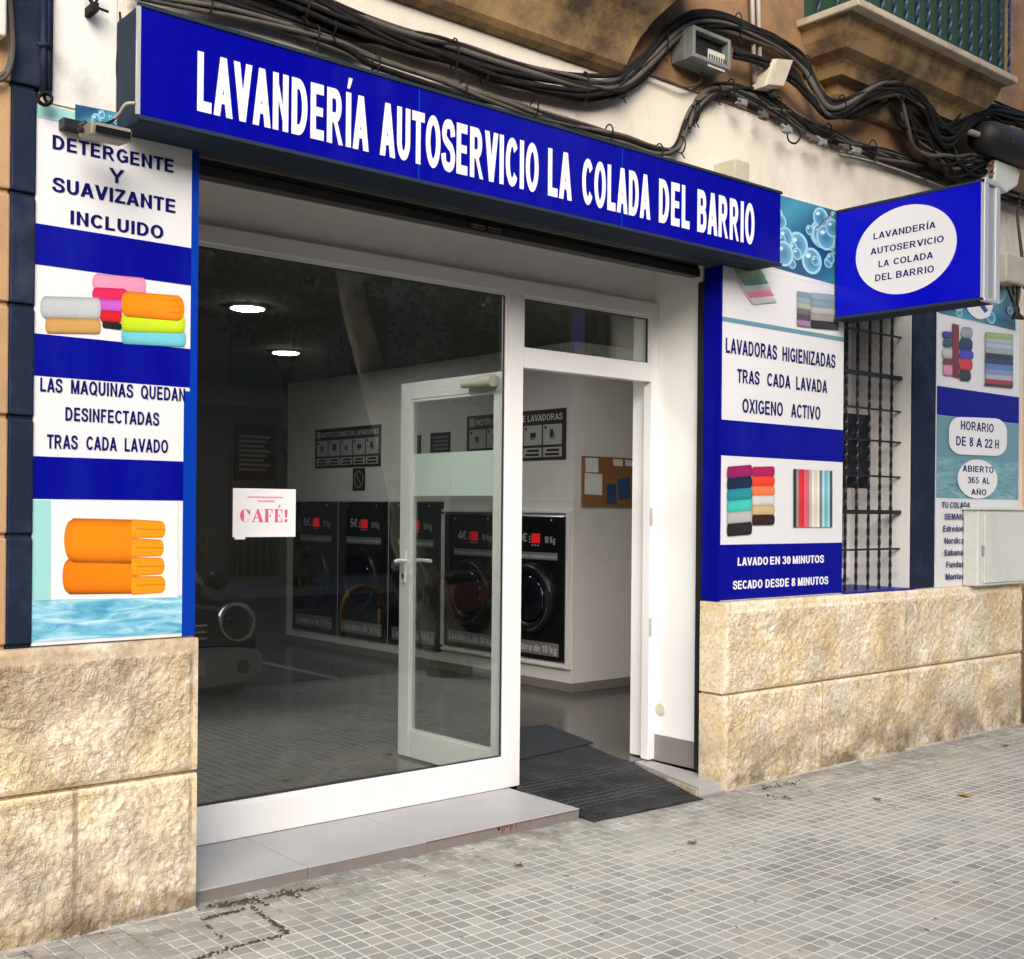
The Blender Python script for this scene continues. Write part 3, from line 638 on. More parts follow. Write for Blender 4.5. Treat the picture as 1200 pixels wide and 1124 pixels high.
# pale mortar run along the foot of the plinths
for x0_, x1_, yf_ in ((.3, 1.955, 4.118), (4.967, 8.25, 4.098)):
    vs = []; fs = []; n = int((x1_-x0_)/.012)
    for i in range(n+1):
        x = x0_+(x1_-x0_)*i/n; w_ = .018+.016*noise.noise(Vector((x*5, 1, 2)))+.007*noise.noise(Vector((x*40, 4, 2))); h_ = .012+.006*noise.noise(Vector((x*12, 7, 2)))
        vs += [(x, yf_-w_, .0005), (x, yf_-w_*.5, h_*.6), (x, yf_+.012, h_+.004), (x, yf_+.012, .0005)]
    for i in range(n):
        for k in range(3): fs.append((i*4+k, i*4+k+1, (i+1)*4+k+1, (i+1)*4+k))
    MB().add(vs, fs).build('mortar_fillet', M['mortar'], SHOP, smooth=True)

# step, threshold slab
s = MB()
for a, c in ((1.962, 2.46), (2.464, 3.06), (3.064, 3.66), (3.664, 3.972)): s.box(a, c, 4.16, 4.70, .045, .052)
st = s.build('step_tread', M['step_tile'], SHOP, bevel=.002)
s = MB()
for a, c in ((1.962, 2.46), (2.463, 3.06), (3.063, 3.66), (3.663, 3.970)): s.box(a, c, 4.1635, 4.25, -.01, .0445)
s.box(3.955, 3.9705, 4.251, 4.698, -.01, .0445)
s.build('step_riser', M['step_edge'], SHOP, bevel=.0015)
MB().box(1.965, 3.954, 4.1715, 4.76, -.02, .0445).build('step_core', M['grout'], SHOP)
r = MB()
for i in range(11):
    x0 = 3.45+.14*rnd.random(); r.box(x0, x0+.003+.008*rnd.random(), 4.1618, 4.1634, .044-.004-.03*rnd.random(), .0445)
r.box(3.05, 3.97, 4.1585, 4.1599, .0465, .0485); r.build('paint_drip', M['red_paint'], SHOP)
# threshold right: floor slab edge with worn mortar side
a0 = on_z(709, 883, .05); a1 = on_z(826, 927, .005)
MB().prism([(4.785, 4.105, -.01), (5.02, 4.105, -.01), (5.08, 4.76, -.01), (4.985, 4.76, -.01)], (0, 0, .058)).build('threshold', M['step_tile'], SHOP, bevel=.003)
MB().prism([(4.772, 4.112, -.01), (4.784, 4.112, -.01), (4.984, 4.9, -.01), (4.972, 4.9, -.01)], (0, 0, .045)).build('threshold_mortar', M['stone'], SHOP)
# right reveal
MB().box(5.086, 5.299, 4.366, 4.749, .20, 2.95).build('white_reveal', M['white_reveal'], SHOP, bevel=.006)
MB().box(5.081, 5.2985, 4.369, 4.744, .053, .198).build('reveal_skirting', M['skirting'], SHOP, bevel=.002)
MB().lathe((5.086, 4.655, .355), (-1, 0, 0), [(0, .038), (.006, .038), (.010, .030), (.010, .008)], 24).build('cover_plate', M['closer'], SHOP)
MB().box(5.04, 5.298, 4.263, 4.362, .06, 2.78).build('dark_gap', M['black_matt'], SHOP)
MB().box(1.7, 1.955, 4.25, 4.9, .053, 2.94).build('left_reveal', M['white_reveal'], SHOP)
MB().box(1.956, 5.085, 4.735, 4.80, 2.712, 3.2).build('white_lintel', M['white_soffit'], SHOP)
# roller shutter under the sign
s = MB(); s.box(1.965, 4.985, 4.31, 4.52, 2.84, 2.93); s.box(1.965, 4.985, 4.30, 4.36, 2.795, 2.838); s.box(1.965, 4.985, 4.362, 4.372, 2.80, 2.95); s.box(1.965, 4.985, 4.21, 4.255, 2.855, 2.95)
for i in range(4): s.tube([(1.965, 4.275+.03*(i % 2), 2.865+.03*i), (4.985, 4.275+.03*(i % 2), 2.865+.03*i)], .014, 8)
sh = s.build('roller_shutter', M['shutter'], SHOP, bevel=.003)
s = MB()
for px in (560, 580):
    c = on_y(px, 252, 4.298); s.box(c.x-.055, c.x+.05, 4.294, 4.2995, 2.803, 2.832)
sp = s.build('name_plate', M['black_matt'], sh)
s = MB()
for px in (560, 580):
    c = on_y(px, 252, 4.298); write(s, 'PUERTAS', c.x-.045, c.x+.04, 2.817, .009, frame_y(4.2935), .02); write(s, 'AUTOMATICAS', c.x-.04, c.x+.035, 2.806, .006, frame_y(4.2935), .02)
s.build('lettering', M['box_beige'], sh)

# shop front frame, panes, door
f = MB(); fy0, fy1 = YF, YF+.062
f.box(1.957, 5.05, fy0, fy1, .0525, .200)          # bottom rail is cut at the door below
f = MB(); f.box(1.957, 3.950, fy0, fy1, .0525, .202); f.box(1.957, 5.085, fy0, fy1, 2.632, 2.71); f.box(3.951, 4.05, fy0, fy1, .0525, 2.631)
f.box(5.030, 5.085, fy0, fy1, .059, 2.631); f.box(4.051, 5.0295, fy0, fy1, 2.25, 2.345); f.box(1.957, 2.02, fy0, fy1, .2021, 2.631)
fr = f.build('storefront_frame', M['white_alu'], SHOP, bevel=.004)
f = MB()                                            # glazing beads
for x0, x1, z0, z1 in ((2.021, 3.950, .2025, 2.631), (4.051, 5.0295, 2.346, 2.631)):
    f.box(x0, x1, fy0+.012, fy0+.03, z0, z0+.014); f.box(x0, x1, fy0+.012, fy0+.03, z1-.014, z1-.0005); f.box(x1-.014, x1-.0005, fy0+.012, fy0+.03, z0+.0145, z1-.0145); f.box(x0+.0005, x0+.014, fy0+.012, fy0+.03, z0+.0145, z1-.0145)
f.build('glazing_bead', M['white_alu'], fr)
q = MB()
for x0, x1, z0, z1 in ((2.035, 3.936, .2165, 2.617), (4.065, 5.015, 2.36, 2.617)):
    q.box(x0, x1, fy0+.020, fy0+.0305, z0, z0+.005); q.box(x0, x1, fy0+.020, fy0+.0305, z1-.005, z1); q.box(x0, x0+.005, fy0+.020, fy0+.0305, z0+.0051, z1-.0051); q.box(x1-.005, x1, fy0+.020, fy0+.0305, z0+.0051, z1-.0051)
q.build('gasket', M['black_matt'], fr)
MB().box(2.022, 3.949, fy0+.031, fy0+.039, .203, 2.630).build('glass_pane', M['glass'], fr)
MB().box(4.052, 5.029, fy0+.031, fy0+.039, 2.347, 2.630).build('glass_pane', M['glass'], fr)
for z in (.78, 1.42): MB().cyl((5.034, 4.693, z), (5.034, 4.693, z+.1), .008, 10).build('hinge', M['silver'], fr)
# the open door leaf (built flat along +Y, hinged at the middle post)
HX, HY = 4.035, 4.775; DW = .94; ang = math.radians(.9)
def dpt(u, w, z):      # u along the leaf from the hinge, w through the leaf (towards -X)
    return (HX-math.sin(ang)*u-math.cos(ang)*w, HY+math.cos(ang)*u-math.sin(ang)*w, z)
def dbox(mb, u0, u1, w0, w1, z0, z1):
    return mb.add([dpt(u, w, z) for z in (z0, z1) for u, w in ((u0, w0), (u1, w0), (u1, w1), (u0, w1))], [(0, 3, 2, 1), (4, 5, 6, 7), (0, 1, 5, 4), (1, 2, 6, 5), (2, 3, 7, 6), (3, 0, 4, 7)])
d = MB(); dbox(d, 0, .085, 0, .045, .062, 2.235); dbox(d, DW-.105, DW, 0, .045, .062, 2.235); dbox(d, .0855, DW-.1055, 0, .045, 2.135, 2.235); dbox(d, .0855, DW-.1055, 0, .045, .062, .215)
door = d.build('door', M['white_alu'], SHOP, bevel=.004)
d = MB(); dbox(d, .086, DW-.106, .020, .026, .216, 2.134); d.build('glass_pane', M['glass'], door)
zf0 = on_x(530, 581, 4.0).z; zf1 = on_x(530, 530, 4.0).z
d = MB(); dbox(d, .087, DW-.107, .027, .0285, zf0, zf1); d.build('frosted_band', M['frost'], door)
d = MB(); dbox(d, .0865, DW-.1065, .030, .042, .2165, .228); dbox(d, DW-.118, DW-.1065, .030, .042, .229, 2.12); dbox(d, .0865, .098, .03, .042, .229, 2.12); dbox(d, .0865, DW-.1065, .030, .042, 2.121, 2.1335); d.build('glazing_bead', M['white_alu'], door)
d = MB(); zh = on_x(475, 657, 3.98).z
for sgn, w0 in ((1, .045), (-1, 0)):
    dbox(d, DW-.07, DW-.035, w0, w0+sgn*.012, zh-.13, zh+.06)
    d.tube([dpt(DW-.052, w0+sgn*.012, zh), dpt(DW-.052, w0+sgn*.05, zh), dpt(DW-.06, w0+sgn*.06, zh), dpt(DW-.17, w0+sgn*.058, zh)], .011, 10)
d.build('handle', M['white_alu'], door, bevel=.003)
d = MB(); d.lathe(dpt(DW-.052, .0575, zh-.085), Vector(dpt(0, 1, 0))-Vector(dpt(0, 0, 0)), [(0, .009), (.002, .009), (.002, .004)], 14); dbox(d, DW-.056, DW-.048, .0572, .0592, zh-.11, zh-.085); d.build('lock_cylinder', M['iron'], door)
d = MB(); zc = 2.185
d.lathe(dpt(.05, .085, zc), Vector(dpt(1, 0, 0))-Vector(dpt(0, 0, 0)), [(0, .02), (.004, .034), (.10, .034), (.105, .028), (.26, .025), (.265, .018)], 20); dbox(d, .06, .25, .046, .07, zc-.028, zc+.028)
d.build('door_closer', M['closer'], door, bevel=.002)

# the grille window right of the panels
w = MB(); w.box(6.129, 6.14, 4.30, 4.75, 1.021, 2.859); w.box(6.892, 6.9, YW+.001, 4.75, 1.021, 2.859)
w.build('window_reveal', M['plaster_white'], SHOP)
w = MB(); yw = 4.60
w.box(6.141, 6.20, yw, yw+.06, 1.06, 2.85); w.box(6.842, 6.891, yw, yw+.06, 1.06, 2.85); w.box(6.2005, 6.8415, yw, yw+.06, 1.06, 1.13); w.box(6.2005, 6.8415, yw, yw+.06, 2.78, 2.85); w.box(6.66, 6.71, yw, yw+.06, 1.1305, 2.7795)
wf = w.build('window_frame', M['white_alu'], SHOP, bevel=.004)
MB().box(6.201, 6.841, yw+.025, yw+.031, 1.131, 2.779).build('glass_pane', M['glass_clear'], wf)
MB().box(6.141, 6.891, 4.70, 4.71, 1.03, 2.855).build('blind', M['inner_dark'], SHOP)
MB().box(6.13, 6.9, 4.12, 4.60, 1.0135, 1.0205).build('window_sill', M['panel_blue'], SHOP)
gr = MB(); yg = 4.235
for px in (991, 1004, 1018, 1031, 1044):
    x = on_y(px, 560, yg).x; n = 90
    vs = []; fs = []
    for i in range(n+1):                         # twisted square bars
        z = 1.022+1.836*i/n; a = z*22 if (z*3.2 % 1) < .8 else z*22
        for k in range(4):
            q = a+k*math.pi/2; vs.append((x+math.cos(q)*.0105, yg+math.sin(q)*.0105, z))
    for i in range(n):
        for k in range(4): fs.append((i*4+k, i*4+(k+1) % 4, (i+1)*4+(k+1) % 4, (i+1)*4+k))
    gr.add(vs, fs)
for py, hh in ((453, .006), (443.7, .014), (483, .006), (520, .006), (560, .006), (601, .014), (644, .006)):
    pass
for py, hh in ((396, .006), (444, .013), (483, .006), (519, .006), (559.5, .006), (600.5, .013), (643, .006)):
    z = on_y(1056, py, yg).z; gr.box(6.131, 6.898, yg-.014 if hh > .01 else yg-.006, yg+.014 if hh > .01 else yg+.006, z-hh, z+hh)
gg = gr.build('window_grille', M['iron'], SHOP)
for px, py in ((993, 502), (1009, 502), (993, 532), (1009, 532), (993, 562), (1009, 562)):
    c = on_y(px+3, py, yg+.03); MB().tube([c+Vector((math.cos(t*.5)*(.012+.0028*t), 0, math.sin(t*.5)*(.012+.0028*t)*1.15)) for t in range(14)], .005, 6).build('scroll', M['iron'], gg)
MB().box(on_y(989, 530, yg+.05).x, on_y(1019, 530, yg+.05).x, yg+.05, yg+.056, on_y(1000, 572, yg+.05).z, on_y(1000, 485, yg+.05).z).build('mesh_guard', M['iron'], gg)

# right end: neighbouring peach house, downpipe
NB = thing('neighbour_house', 'peach rendered house front adjoining the shop on the right beyond the downpipe', 'building', (14, 4.2, 0))
MB().box(8.402, 24, 4.13, 9, -.02, 7).build('wall', M['wall_peach'], NB)
MB().box(8.402, 24, 4.11, 4.129, -.02, .9).build('plinth', M['b_stone'], NB)
w = MB()
for x0 in (10.2, 13.2, 16.2): MB().box(x0, x0+1.1, 4.118, 4.131, 1.1, 2.8).build('window', M['win_dark'], NB)
pp = MB(); pp.tube([(8.33, 4.09, 0), (8.33, 4.09, 1.02)], .021, 12)
for z in (.12, .5, .9): pp.tube([(8.33, 4.09, z), (8.33, 4.09, z+.02)], .027, 12)
tag(pp.build('drainpipe', M['grey_alu'], None, smooth=True), 'thin grey pipe rising against the right end of the stone plinth', 'pipe')

# balconies
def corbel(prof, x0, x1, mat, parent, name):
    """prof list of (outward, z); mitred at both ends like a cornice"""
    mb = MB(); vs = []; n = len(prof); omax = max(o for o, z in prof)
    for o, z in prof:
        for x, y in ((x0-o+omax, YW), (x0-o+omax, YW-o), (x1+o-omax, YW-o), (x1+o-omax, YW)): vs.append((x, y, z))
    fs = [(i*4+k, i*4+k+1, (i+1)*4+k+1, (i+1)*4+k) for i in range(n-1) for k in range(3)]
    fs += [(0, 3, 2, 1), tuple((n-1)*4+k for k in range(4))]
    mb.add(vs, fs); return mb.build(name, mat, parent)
bal = MB()
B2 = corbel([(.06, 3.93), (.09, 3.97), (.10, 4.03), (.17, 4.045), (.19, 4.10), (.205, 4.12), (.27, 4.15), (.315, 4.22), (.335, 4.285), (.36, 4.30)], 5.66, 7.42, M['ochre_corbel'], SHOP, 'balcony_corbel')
sl_ = MB().box(5.635, 7.445, YW-.425, YW-.001, 4.3015, 4.345); B2s = sl_.build('balcony_slab', M['lip'], SHOP, bevel=.008)
rl = MB()
def rail_bar(mb, x, y, z0=4.346, z1=5.35):
    n = 24; vs = []; fs = []
    for i in range(n+1):
        z = z0+(z1-z0)*i/n
        for k in range(4): q = z*20+k*math.pi/2; vs.append((x+math.cos(q)*.011, y+math.sin(q)*.011, z))
    for i in range(n):
        for k in range(4): fs.append((i*4+k, i*4+(k+1) % 4, (i+1)*4+(k+1) % 4, (i+1)*4+k))
    mb.add(vs, fs)
for i in range(15): rail_bar(rl, 5.68+i*.122, YW-.39)
for i in range(1, 3): rail_bar(rl, 5.68, YW-.39+.13*i); rail_bar(rl, 5.68+14*.122, YW-.39+.13*i)
rl.box(5.665, 7.405, YW-.405, YW-.375, 5.351, 5.38); rl.build('balcony_railing', M['rail_navy'], SHOP)
MB().box(5.70, 7.37, YW-.368, YW-.365, 4.36, 5.3).box(5.70, 5.703, YW-.36, YW-.02, 4.36, 5.3).build('mesh_screen', M['green_screen'], SHOP)
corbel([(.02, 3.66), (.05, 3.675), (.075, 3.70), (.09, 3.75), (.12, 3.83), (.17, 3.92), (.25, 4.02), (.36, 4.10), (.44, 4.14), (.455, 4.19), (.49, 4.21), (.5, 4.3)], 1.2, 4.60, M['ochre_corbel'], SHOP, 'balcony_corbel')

# ================================================================== SIGNS AND PANELS
# fascia sign
SY = 3.945
sg = thing('fascia_sign', 'long blue shop sign with large white capitals over the whole shop front', 'sign', (3.4, 4.0, 2.84))
MB().box(1.64, 5.225, SY, SY+.008, 2.852, 3.225).build('face', M['sign_blue'], sg)
MB().box(1.64, 5.225, SY+.0085, YW-.008, 2.836, 3.238).build('casing', M['sign_case'], sg, bevel=.004)
t = MB(); t.box(1.628, 5.237, SY-.006, SY+.008, 3.2255, 3.24).box(1.628, 5.237, SY-.006, SY+.008, 2.836, 2.8515); t.build('trim', M['sign_case'], sg, bevel=.002)
MB().box(1.627, 1.639, SY-.006, SY+.008, 2.852, 3.225).build('edge_strip', M['silver'], sg)
for px, py in ((491, 150), (729, 220)): c = on_y(px, py, SY); MB().box(c.x-.003, c.x+.003, SY-.0006, SY-.0001, 2.853, 3.2245).build('joint', M['panel_edge'], sg)
l = MB()
line_y(l, [('LAVANDERÍA', 231, 432), ('AUTOSERVICIO', 445, 631), ('LA', 642, 670), ('COLADA', 682, 762), ('DEL', 772, 808), ('BARRIO', 817, 884)], (232, 127.5), (884, 289), (232, 57), SY-.0015, .085)
l.build('lettering', M['letter_white'], sg)
# projecting sign (perpendicular to the wall)
PX = 6.0
pg = thing('projecting_sign', 'blue box sign sticking out from the wall with lettering in a white oval', 'sign', (6.08, 4.1, 2.65))
MB().box(PX, PX+.006, 3.215, 4.12, 2.668, 3.285).build('face', M['sign_blue2'], pg)
MB().box(PX+.154, PX+.16, 3.215, 4.12, 2.668, 3.285).build('face', M['sign_blue2'], pg)
c = MB(); c.box(PX+.0065, PX+.1535, 3.22, 4.13, 2.66, 2.70).box(PX+.0065, PX+.1535, 3.22, 4.13, 3.255, 3.29).box(PX+.0065, PX+.1535, 4.08, 4.13, 2.701, 3.254)
c.box(PX-.004, PX+.164, 3.20, 4.13, 3.2855, 3.302).box(PX-.004, PX+.164, 3.20, 4.13, 2.648, 2.667); c.build('casing', M['sign_case'], pg, bevel=.003)
e = MB(); e.box(PX-.004, PX+.042, 3.19, 3.2145, 2.645, 3.304).box(PX+.118, PX+.164, 3.19, 3.2145, 2.645, 3.304).box(PX-.004, PX+.164, 3.187, 3.2148, 3.276, 3.306).box(PX-.004, PX+.164, 3.187, 3.2148, 2.643, 2.665)
e.build('end_frame', M['silver'], pg, bevel=.004)
MB().box(PX+.043, PX+.117, 3.203, 3.2147, 2.668, 3.275).build('end_cover', M['grey_alu'], pg)
o = MB(); cc = on_x(1060, 292.5, PX); ry = abs(on_x(1001, 300, PX).y-on_x(1119, 285, PX).y)/2; rz = abs(on_x(1060, 241, PX).z-on_x(1060, 344, PX).z)/2
o.prism([(PX-.0008, cc.y+ry*math.cos(2*math.pi*k/64), cc.z+rz*math.sin(2*math.pi*k/64)) for k in range(64)], (.0006, 0, 0)).build('oval', M['panel_white'], pg)
l = MB()
line_x(l, [('LAVANDERÍA', 1023.5, 1096.5)], (1024, 280), (1096, 268), (1024, 272.5), PX-.0015, .03)
line_x(l, [('AUTOSERVICIO', 1020, 1106)], (1020, 297.5), (1106, 285), (1020, 290), PX-.0015, .03)
line_x(l, [('LA', 1029.5, 1042), ('COLADA', 1047, 1093.5)], (1030, 312), (1093, 304), (1030, 304.5), PX-.0015, .03)
line_x(l, [('DEL', 1025.5, 1045.5), ('BARRIO', 1050, 1094.5)], (1026, 329), (1094, 320), (1026, 321), PX-.0015, .03)
l.build('lettering', M['letter_blue'], pg)
b_ = MB(); b_.box(PX+.03, PX+.13, 4.131, YW-.011, 2.75, 3.2); b_.build('bracket', M['iron'], pg)

def band(parent, mat, x0, x1, pxl, ya, yb, Y, name):
    za, zb = on_y(pxl, ya, Y).z, on_y(pxl, yb, Y).z
    return MB().box(x0, x1, Y, Y+.0012, zb, za).build(name, mat, parent)
def bubbles(pr, x0, y0, x1, y1, n, seed, sk, big=12):
    r = random.Random(seed)
    def fn(a, t): 
        k = .5+.5*math.sin(a*5+t*4+seed); return (.008+.05*k*k, .07+.20*k*k, .16+.24*k*k)
    pr.quad((x0, y0), (x1, y0+sk), (x1, y1+sk), (x0, y1), fn, 10, 10)
    for i in range(n):
        rad = big*(.35+.65*r.random()**2); cx = x0+rad*.7+(x1-x0-rad*1.4)*r.random(); cy = y0+rad+(y1-y0-2*rad)*r.random()+sk*(cx-x0)/(x1-x0)
        pr.ellipse(cx, cy, rad*.75, rad, (.03, .17, .31), (.16, .42, .55), .2); pr.ring(cx, cy, rad*.58, rad*.80, rad*.72, rad*.97, (.36, .62, .72), .2)
        pr.ellipse(cx-rad*.25, cy-rad*.4, rad*.2, rad*.18, (.8, .92, .95), (.4, .65, .75))

# ---- left panel
lp = thing('wall_panel', 'tall printed panel left of the window with orange towels at its foot', 'panel', (1.66, YP, 1.02), 'printed panels on the wall')
MB().box(1.36, 1.957, YP+.0015, YW-.0005, 1.018, 2.862).build('board', M['panel_white'], lp)
band(lp, M['teal'], 1.36, 1.62, 42, 121, 136.5, YP, 'teal_strip')
band(lp, M['panel_blue'], 1.36, 1.928, 42, 261.5, 309.5, YP, 'blue_band'); band(lp, M['panel_blue'], 1.36, 1.928, 40, 390.5, 440, YP, 'blue_band'); band(lp, M['panel_blue'], 1.36, 1.905, 38, 534.5, 584.5, YP, 'blue_band')
MB().box(1.9285, 1.957, YP, YP+.0012, 1.018, 2.835).build('blue_edge', M['panel_edge'], lp); MB().box(1.9055, 1.9283, YP, YP+.0012, 1.018, on_y(213, 458, YP).z).build('blue_edge', M['panel_edge'], lp)
band(lp, M['teal'], 1.36, on_y(60, 600, YP).x, 37, 586, 704, YP, 'teal_strip')
band(lp, M['water_print'], 1.36, 1.905, 36, 704.5, 753, YP-.0006, 'water_picture')
pr = Print(YP-.0002)
bubbles(pr, 88, 122, 139, 146, 5, 3, 10, 9)
T = pr.towel
T(108, 320, 171, 341, (.86, .30, .45), 6, .10, .04); T(108, 336.5, 150, 353, (.72, .02, .10), 2, .12); T(110, 350, 146, 364.5, (.55, .10, .55), 2, .12); T(117, 363.5, 143, 377, (.62, .012, .02), 1, .1); T(120, 376, 143, 384, (.015, .015, .015), 3, .05)
T(47, 347, 118, 373, (.50, .53, .54), 2, .08, .04); T(53, 372.5, 118, 390.5, (.58, .33, .10), 1, .05, .04)
T(142, 384, 218, 403, (.16, .58, .66), 4, .04, .04); T(142, 365.5, 217, 389, (.56, .74, .02), 2, .07, .07); T(142, 341, 216, 371, (.93, .27, .005), 6, .09, .10)
for y in (349, 356, 363): pr.flat([(199, y+3), (214, y+2), (214, y+3.2), (199, y+4.2)], (.62, .14, .0))
pr.flat([(60, 586), (208, 589.5), (208, 700), (60, 703)], (.74, .75, .75))
T(73, 654, 161, 697, (.93, .22, .003), -1, .10, .03, .6); T(75, 607, 161, 659, (.95, .25, .005), 2, .13, .03, .6)
for k in range(4):
    y = 608.5+k*22.2
    pr.quad((154, y), (194-(k*5 % 3), y+2.5-k*.8), (194-(k*5 % 3), y+22-k*.8), (154, y+22.3), lambda a, t: tuple(c*(1.02-.5*abs(2*t-1)**5-.45*math.exp(-((t-.5)/.06)**2)*(1 if a > .12 else 0)-.16*math.exp(-((t-.27)/.05)**2)-.16*math.exp(-((t-.74)/.05)**2)) for c in (.95, .30, .010)), 10, 22, .02, .13)
pr.done(lp)
l = MB(); Y = YP-.0012
line_y(l, [('DETERGENTE', 61.5, 203.5)], (62, 175), (203, 202), (62, 158.5), Y, .05)
line_y(l, [('Y', 127.5, 146)], (128, 213), (146, 216), (128, 196.5), Y, .05)
line_y(l, [('SUAVIZANTE', 61.5, 205.5)], (62, 225), (205, 249), (62, 208), Y, .05)
line_y(l, [('INCLUIDO', 82.5, 191.5)], (83, 262.5), (191, 280), (83, 246.5), Y, .05)
line_y(l, [('LAS', 47, 73), ('MAQUINAS', 83, 156), ('QUEDAN', 165, 217)], (47, 459.5), (217, 470), (47, 443), Y, .045)
line_y(l, [('DESINFECTADAS', 76.5, 186.5)], (77, 493.5), (186, 498.5), (77, 477.5), Y, .045)
line_y(l, [('TRAS', 55, 91), ('CADA', 101, 137), ('LAVADO', 146, 197)], (55, 526), (197, 530.5), (55, 509.5), Y, .045)
l.build('lettering', M['letter_blue'], lp)

# ---- right panel
rp = thing('wall_panel', 'printed panel between the door and the barred window about washing and drying minutes', 'panel', (5.55, YP, 1.02), 'printed panels on the wall')
MB().box(4.992, 6.127, YP+.0015, YW-.0005, 1.016, 2.852).build('board', M['panel_white'], rp)
MB().box(4.976, 4.9915, YP-.002, 4.262, 1.016, 2.834).build('blue_return', M['panel_blue'], rp)
MB().box(5.30, 6.127, YP+.0015, YW-.0005, 2.853, 3.312).build('board', M['panel_white'], rp)
band(rp, M['teal_line'], 4.993, 6.126, 845, 370.5, 376, YP, 'teal_line')
band(rp, M['panel_blue'], 4.993, 6.126, 845, 491.5, 533.5, YP, 'blue_band'); band(rp, M['panel_blue'], 4.993, 6.126, 844, 638.5, 704, YP, 'blue_band')
pr = Print(YP-.0002); T = pr.towel
bubbles(pr, 880, 219, 983.5, 306, 34, 5, 29, 17)
for k, cl in enumerate(((.62, .62, .62), (.80, .22, .36), (.66, .66, .64), (.05, .33, .26), (.24, .42, .12))):
    y = 348-k*7.2; x = 868-k*3.2
    pr.quad((x, y-13), (x+30, y-11), (x+43, y+6), (x+14, y+9), lambda a, t, cl=cl: tuple(c*(.65+.5*(1-t)) for c in cl), 8, 8, .02, .02)
for k, cl in enumerate(((.22, .32, .36), (.30, .40, .43), (.42, .44, .36), (.17, .17, .15), (.10, .08, .09), (.33, .22, .36))):
    T(934, 341+k*6.6, 950, 348.5+k*6.6, cl, 2.5, .03, .03, .3)
for k, cl in enumerate(((.30, .40, .46), (.25, .36, .42), (.46, .48, .38), (.34, .34, .30), (.04, .04, .05))): T(950, 343+k*8, 983, 352+k*8, cl, 3, .03, .03, .4)
for k, cl in enumerate(((.30, .012, .12), (.01, .022, .06), (.02, .27, .33), (.06, .55, .46), (.47, .48, .46), (.022, .018, .022))):
    T(852, 547+k*13.4, 881.5, 561.5+k*13.4, cl, -2.5, .05, .06, .4)
for k, cl in enumerate(((.42, .01, .10), (.85, .055, .03), (.88, .20, .07), (.66, .66, .65), (.62, .46, .22), (.035, .014, .01))):
    T(881.5, 547+k*11.3, 908, 559+k*11.3, cl, -.5, .04, .08, .4)
cols = [(.02, .03, .04), (.30, .22, .2), (.70, .03, .05), (.45, .03, .05), (.78, .10, .12), (.50, .14, .2), (.44, .42, .38), (.72, .70, .62), (.66, .60, .44), (.72, .71, .66), (.16, .20, .22), (.38, .62, .66), (.12, .45, .55), (.30, .55, .6), (.03, .08, .10)]
for k, cl in enumerate(cols):
    x = 930+k*3.03; pr.quad((x, 549.5+k*.16), (x+3.1, 549.7+k*.16), (x+3.1, 618-k*.02), (x, 618-k*.02), lambda a, t, cl=cl: tuple(c*(.75+.35*math.sin(a*3.1))*(1-.1*math.cos(t*9)) for c in cl), 4, 6)
pr.done(rp)
Y = YP-.0016; l = MB()
line_y(l, [('LAVADORAS', 850.5, 910.5), ('HIGIENIZADAS', 917, 979)], (852, 413.5), (978, 431.5), (852, 396), Y, .04)
line_y(l, [('TRAS', 864, 890), ('CADA', 899, 926.5), ('LAVADA', 933, 969.5)], (864, 448), (969, 461), (864, 432), Y, .04)
line_y(l, [('OXIGENO', 870, 917.5), ('ACTIVO', 927, 961.5)], (870, 483.5), (961, 492), (870, 467), Y, .04)
l.build('lettering', M['letter_blue'], rp)
l = MB()
line_y(l, [('LAVADO', 864.5, 900), ('EN', 902.5, 914), ('30', 917, 926.5), ('MINUTOS', 929, 965.5)], (865, 662.5), (965, 660), (865, 653), Y, .055)
line_y(l, [('SECADO', 859, 893.5), ('DESDE', 897, 924.5), ('8', 927.5, 932), ('MINUTOS', 935, 970.5)], (859, 690.5), (970, 685), (859, 680.5), Y, .055)
l.build('lettering', M['letter_white'], rp)

# ---- far panel
fp = thing('wall_panel', 'printed panel with opening hours beside the electricity cabinet at the right end', 'panel', (7.75, YP, 1.0), 'printed panels on the wall')
MB().box(7.19, 8.31, YP+.0015, YW-.0005, 1.014, 3.20).build('board', M['panel_white'], fp)
band(fp, M['panel_blue'], 7.191, 8.309, 1098, 452, 486, YP, 'blue_band')
z0 = on_y(1097, 583.5, YP).z; z1 = on_y(1098, 486.5, YP).z; zm = on_y(1098, 536, YP).z
MB().box(7.191, 8.309, YP, YP+.0012, z0, zm).build('sea_picture', M['sea_print'], fp); MB().box(7.191, 8.309, YP, YP+.0012, zm+.0003, z1).build('teal_strip', M['teal_line'], fp)
pr = Print(YP-.0002); T = pr.towel
bubbles(pr, 1099, 285, 1190, 366.5, 40, 8, 21, 14)
pr.ellipse(1147, 351, 17, 23, (.78, .79, .80), (.78, .79, .80), .2); pr.flat([(1146, 356), (1150, 352), (1158, 364), (1154, 367)], (.02, .03, .2))
bag = [(1104, 388, 1117, 395, (.05, .02, .30)), (1105, 396, 1116, 406, (.03, .08, .09)), (1104, 407, 1117, 420, (.5, .5, .5)), (1105, 420, 1118, 428, (.16, .03, .02)), (1105, 427, 1118, 440, (.70, .25, .45)),
       (1126, 383, 1140, 396, (.34, .34, .35)), (1124, 396, 1140, 411, (.012, .018, .10)), (1124, 410, 1141, 421, (.05, .03, .45)), (1124, 420, 1140, 434, (.62, .012, .03)), (1124, 433, 1138, 446, (.02, .02, .025))]
for x0, y0, x1, y1, cl in bag: T(x0, y0, x1, y1, cl, 1, .2, .2, .5)
T(1116, 379, 1124, 441, (.20, .004, .025), 2, .02, .02, .2)
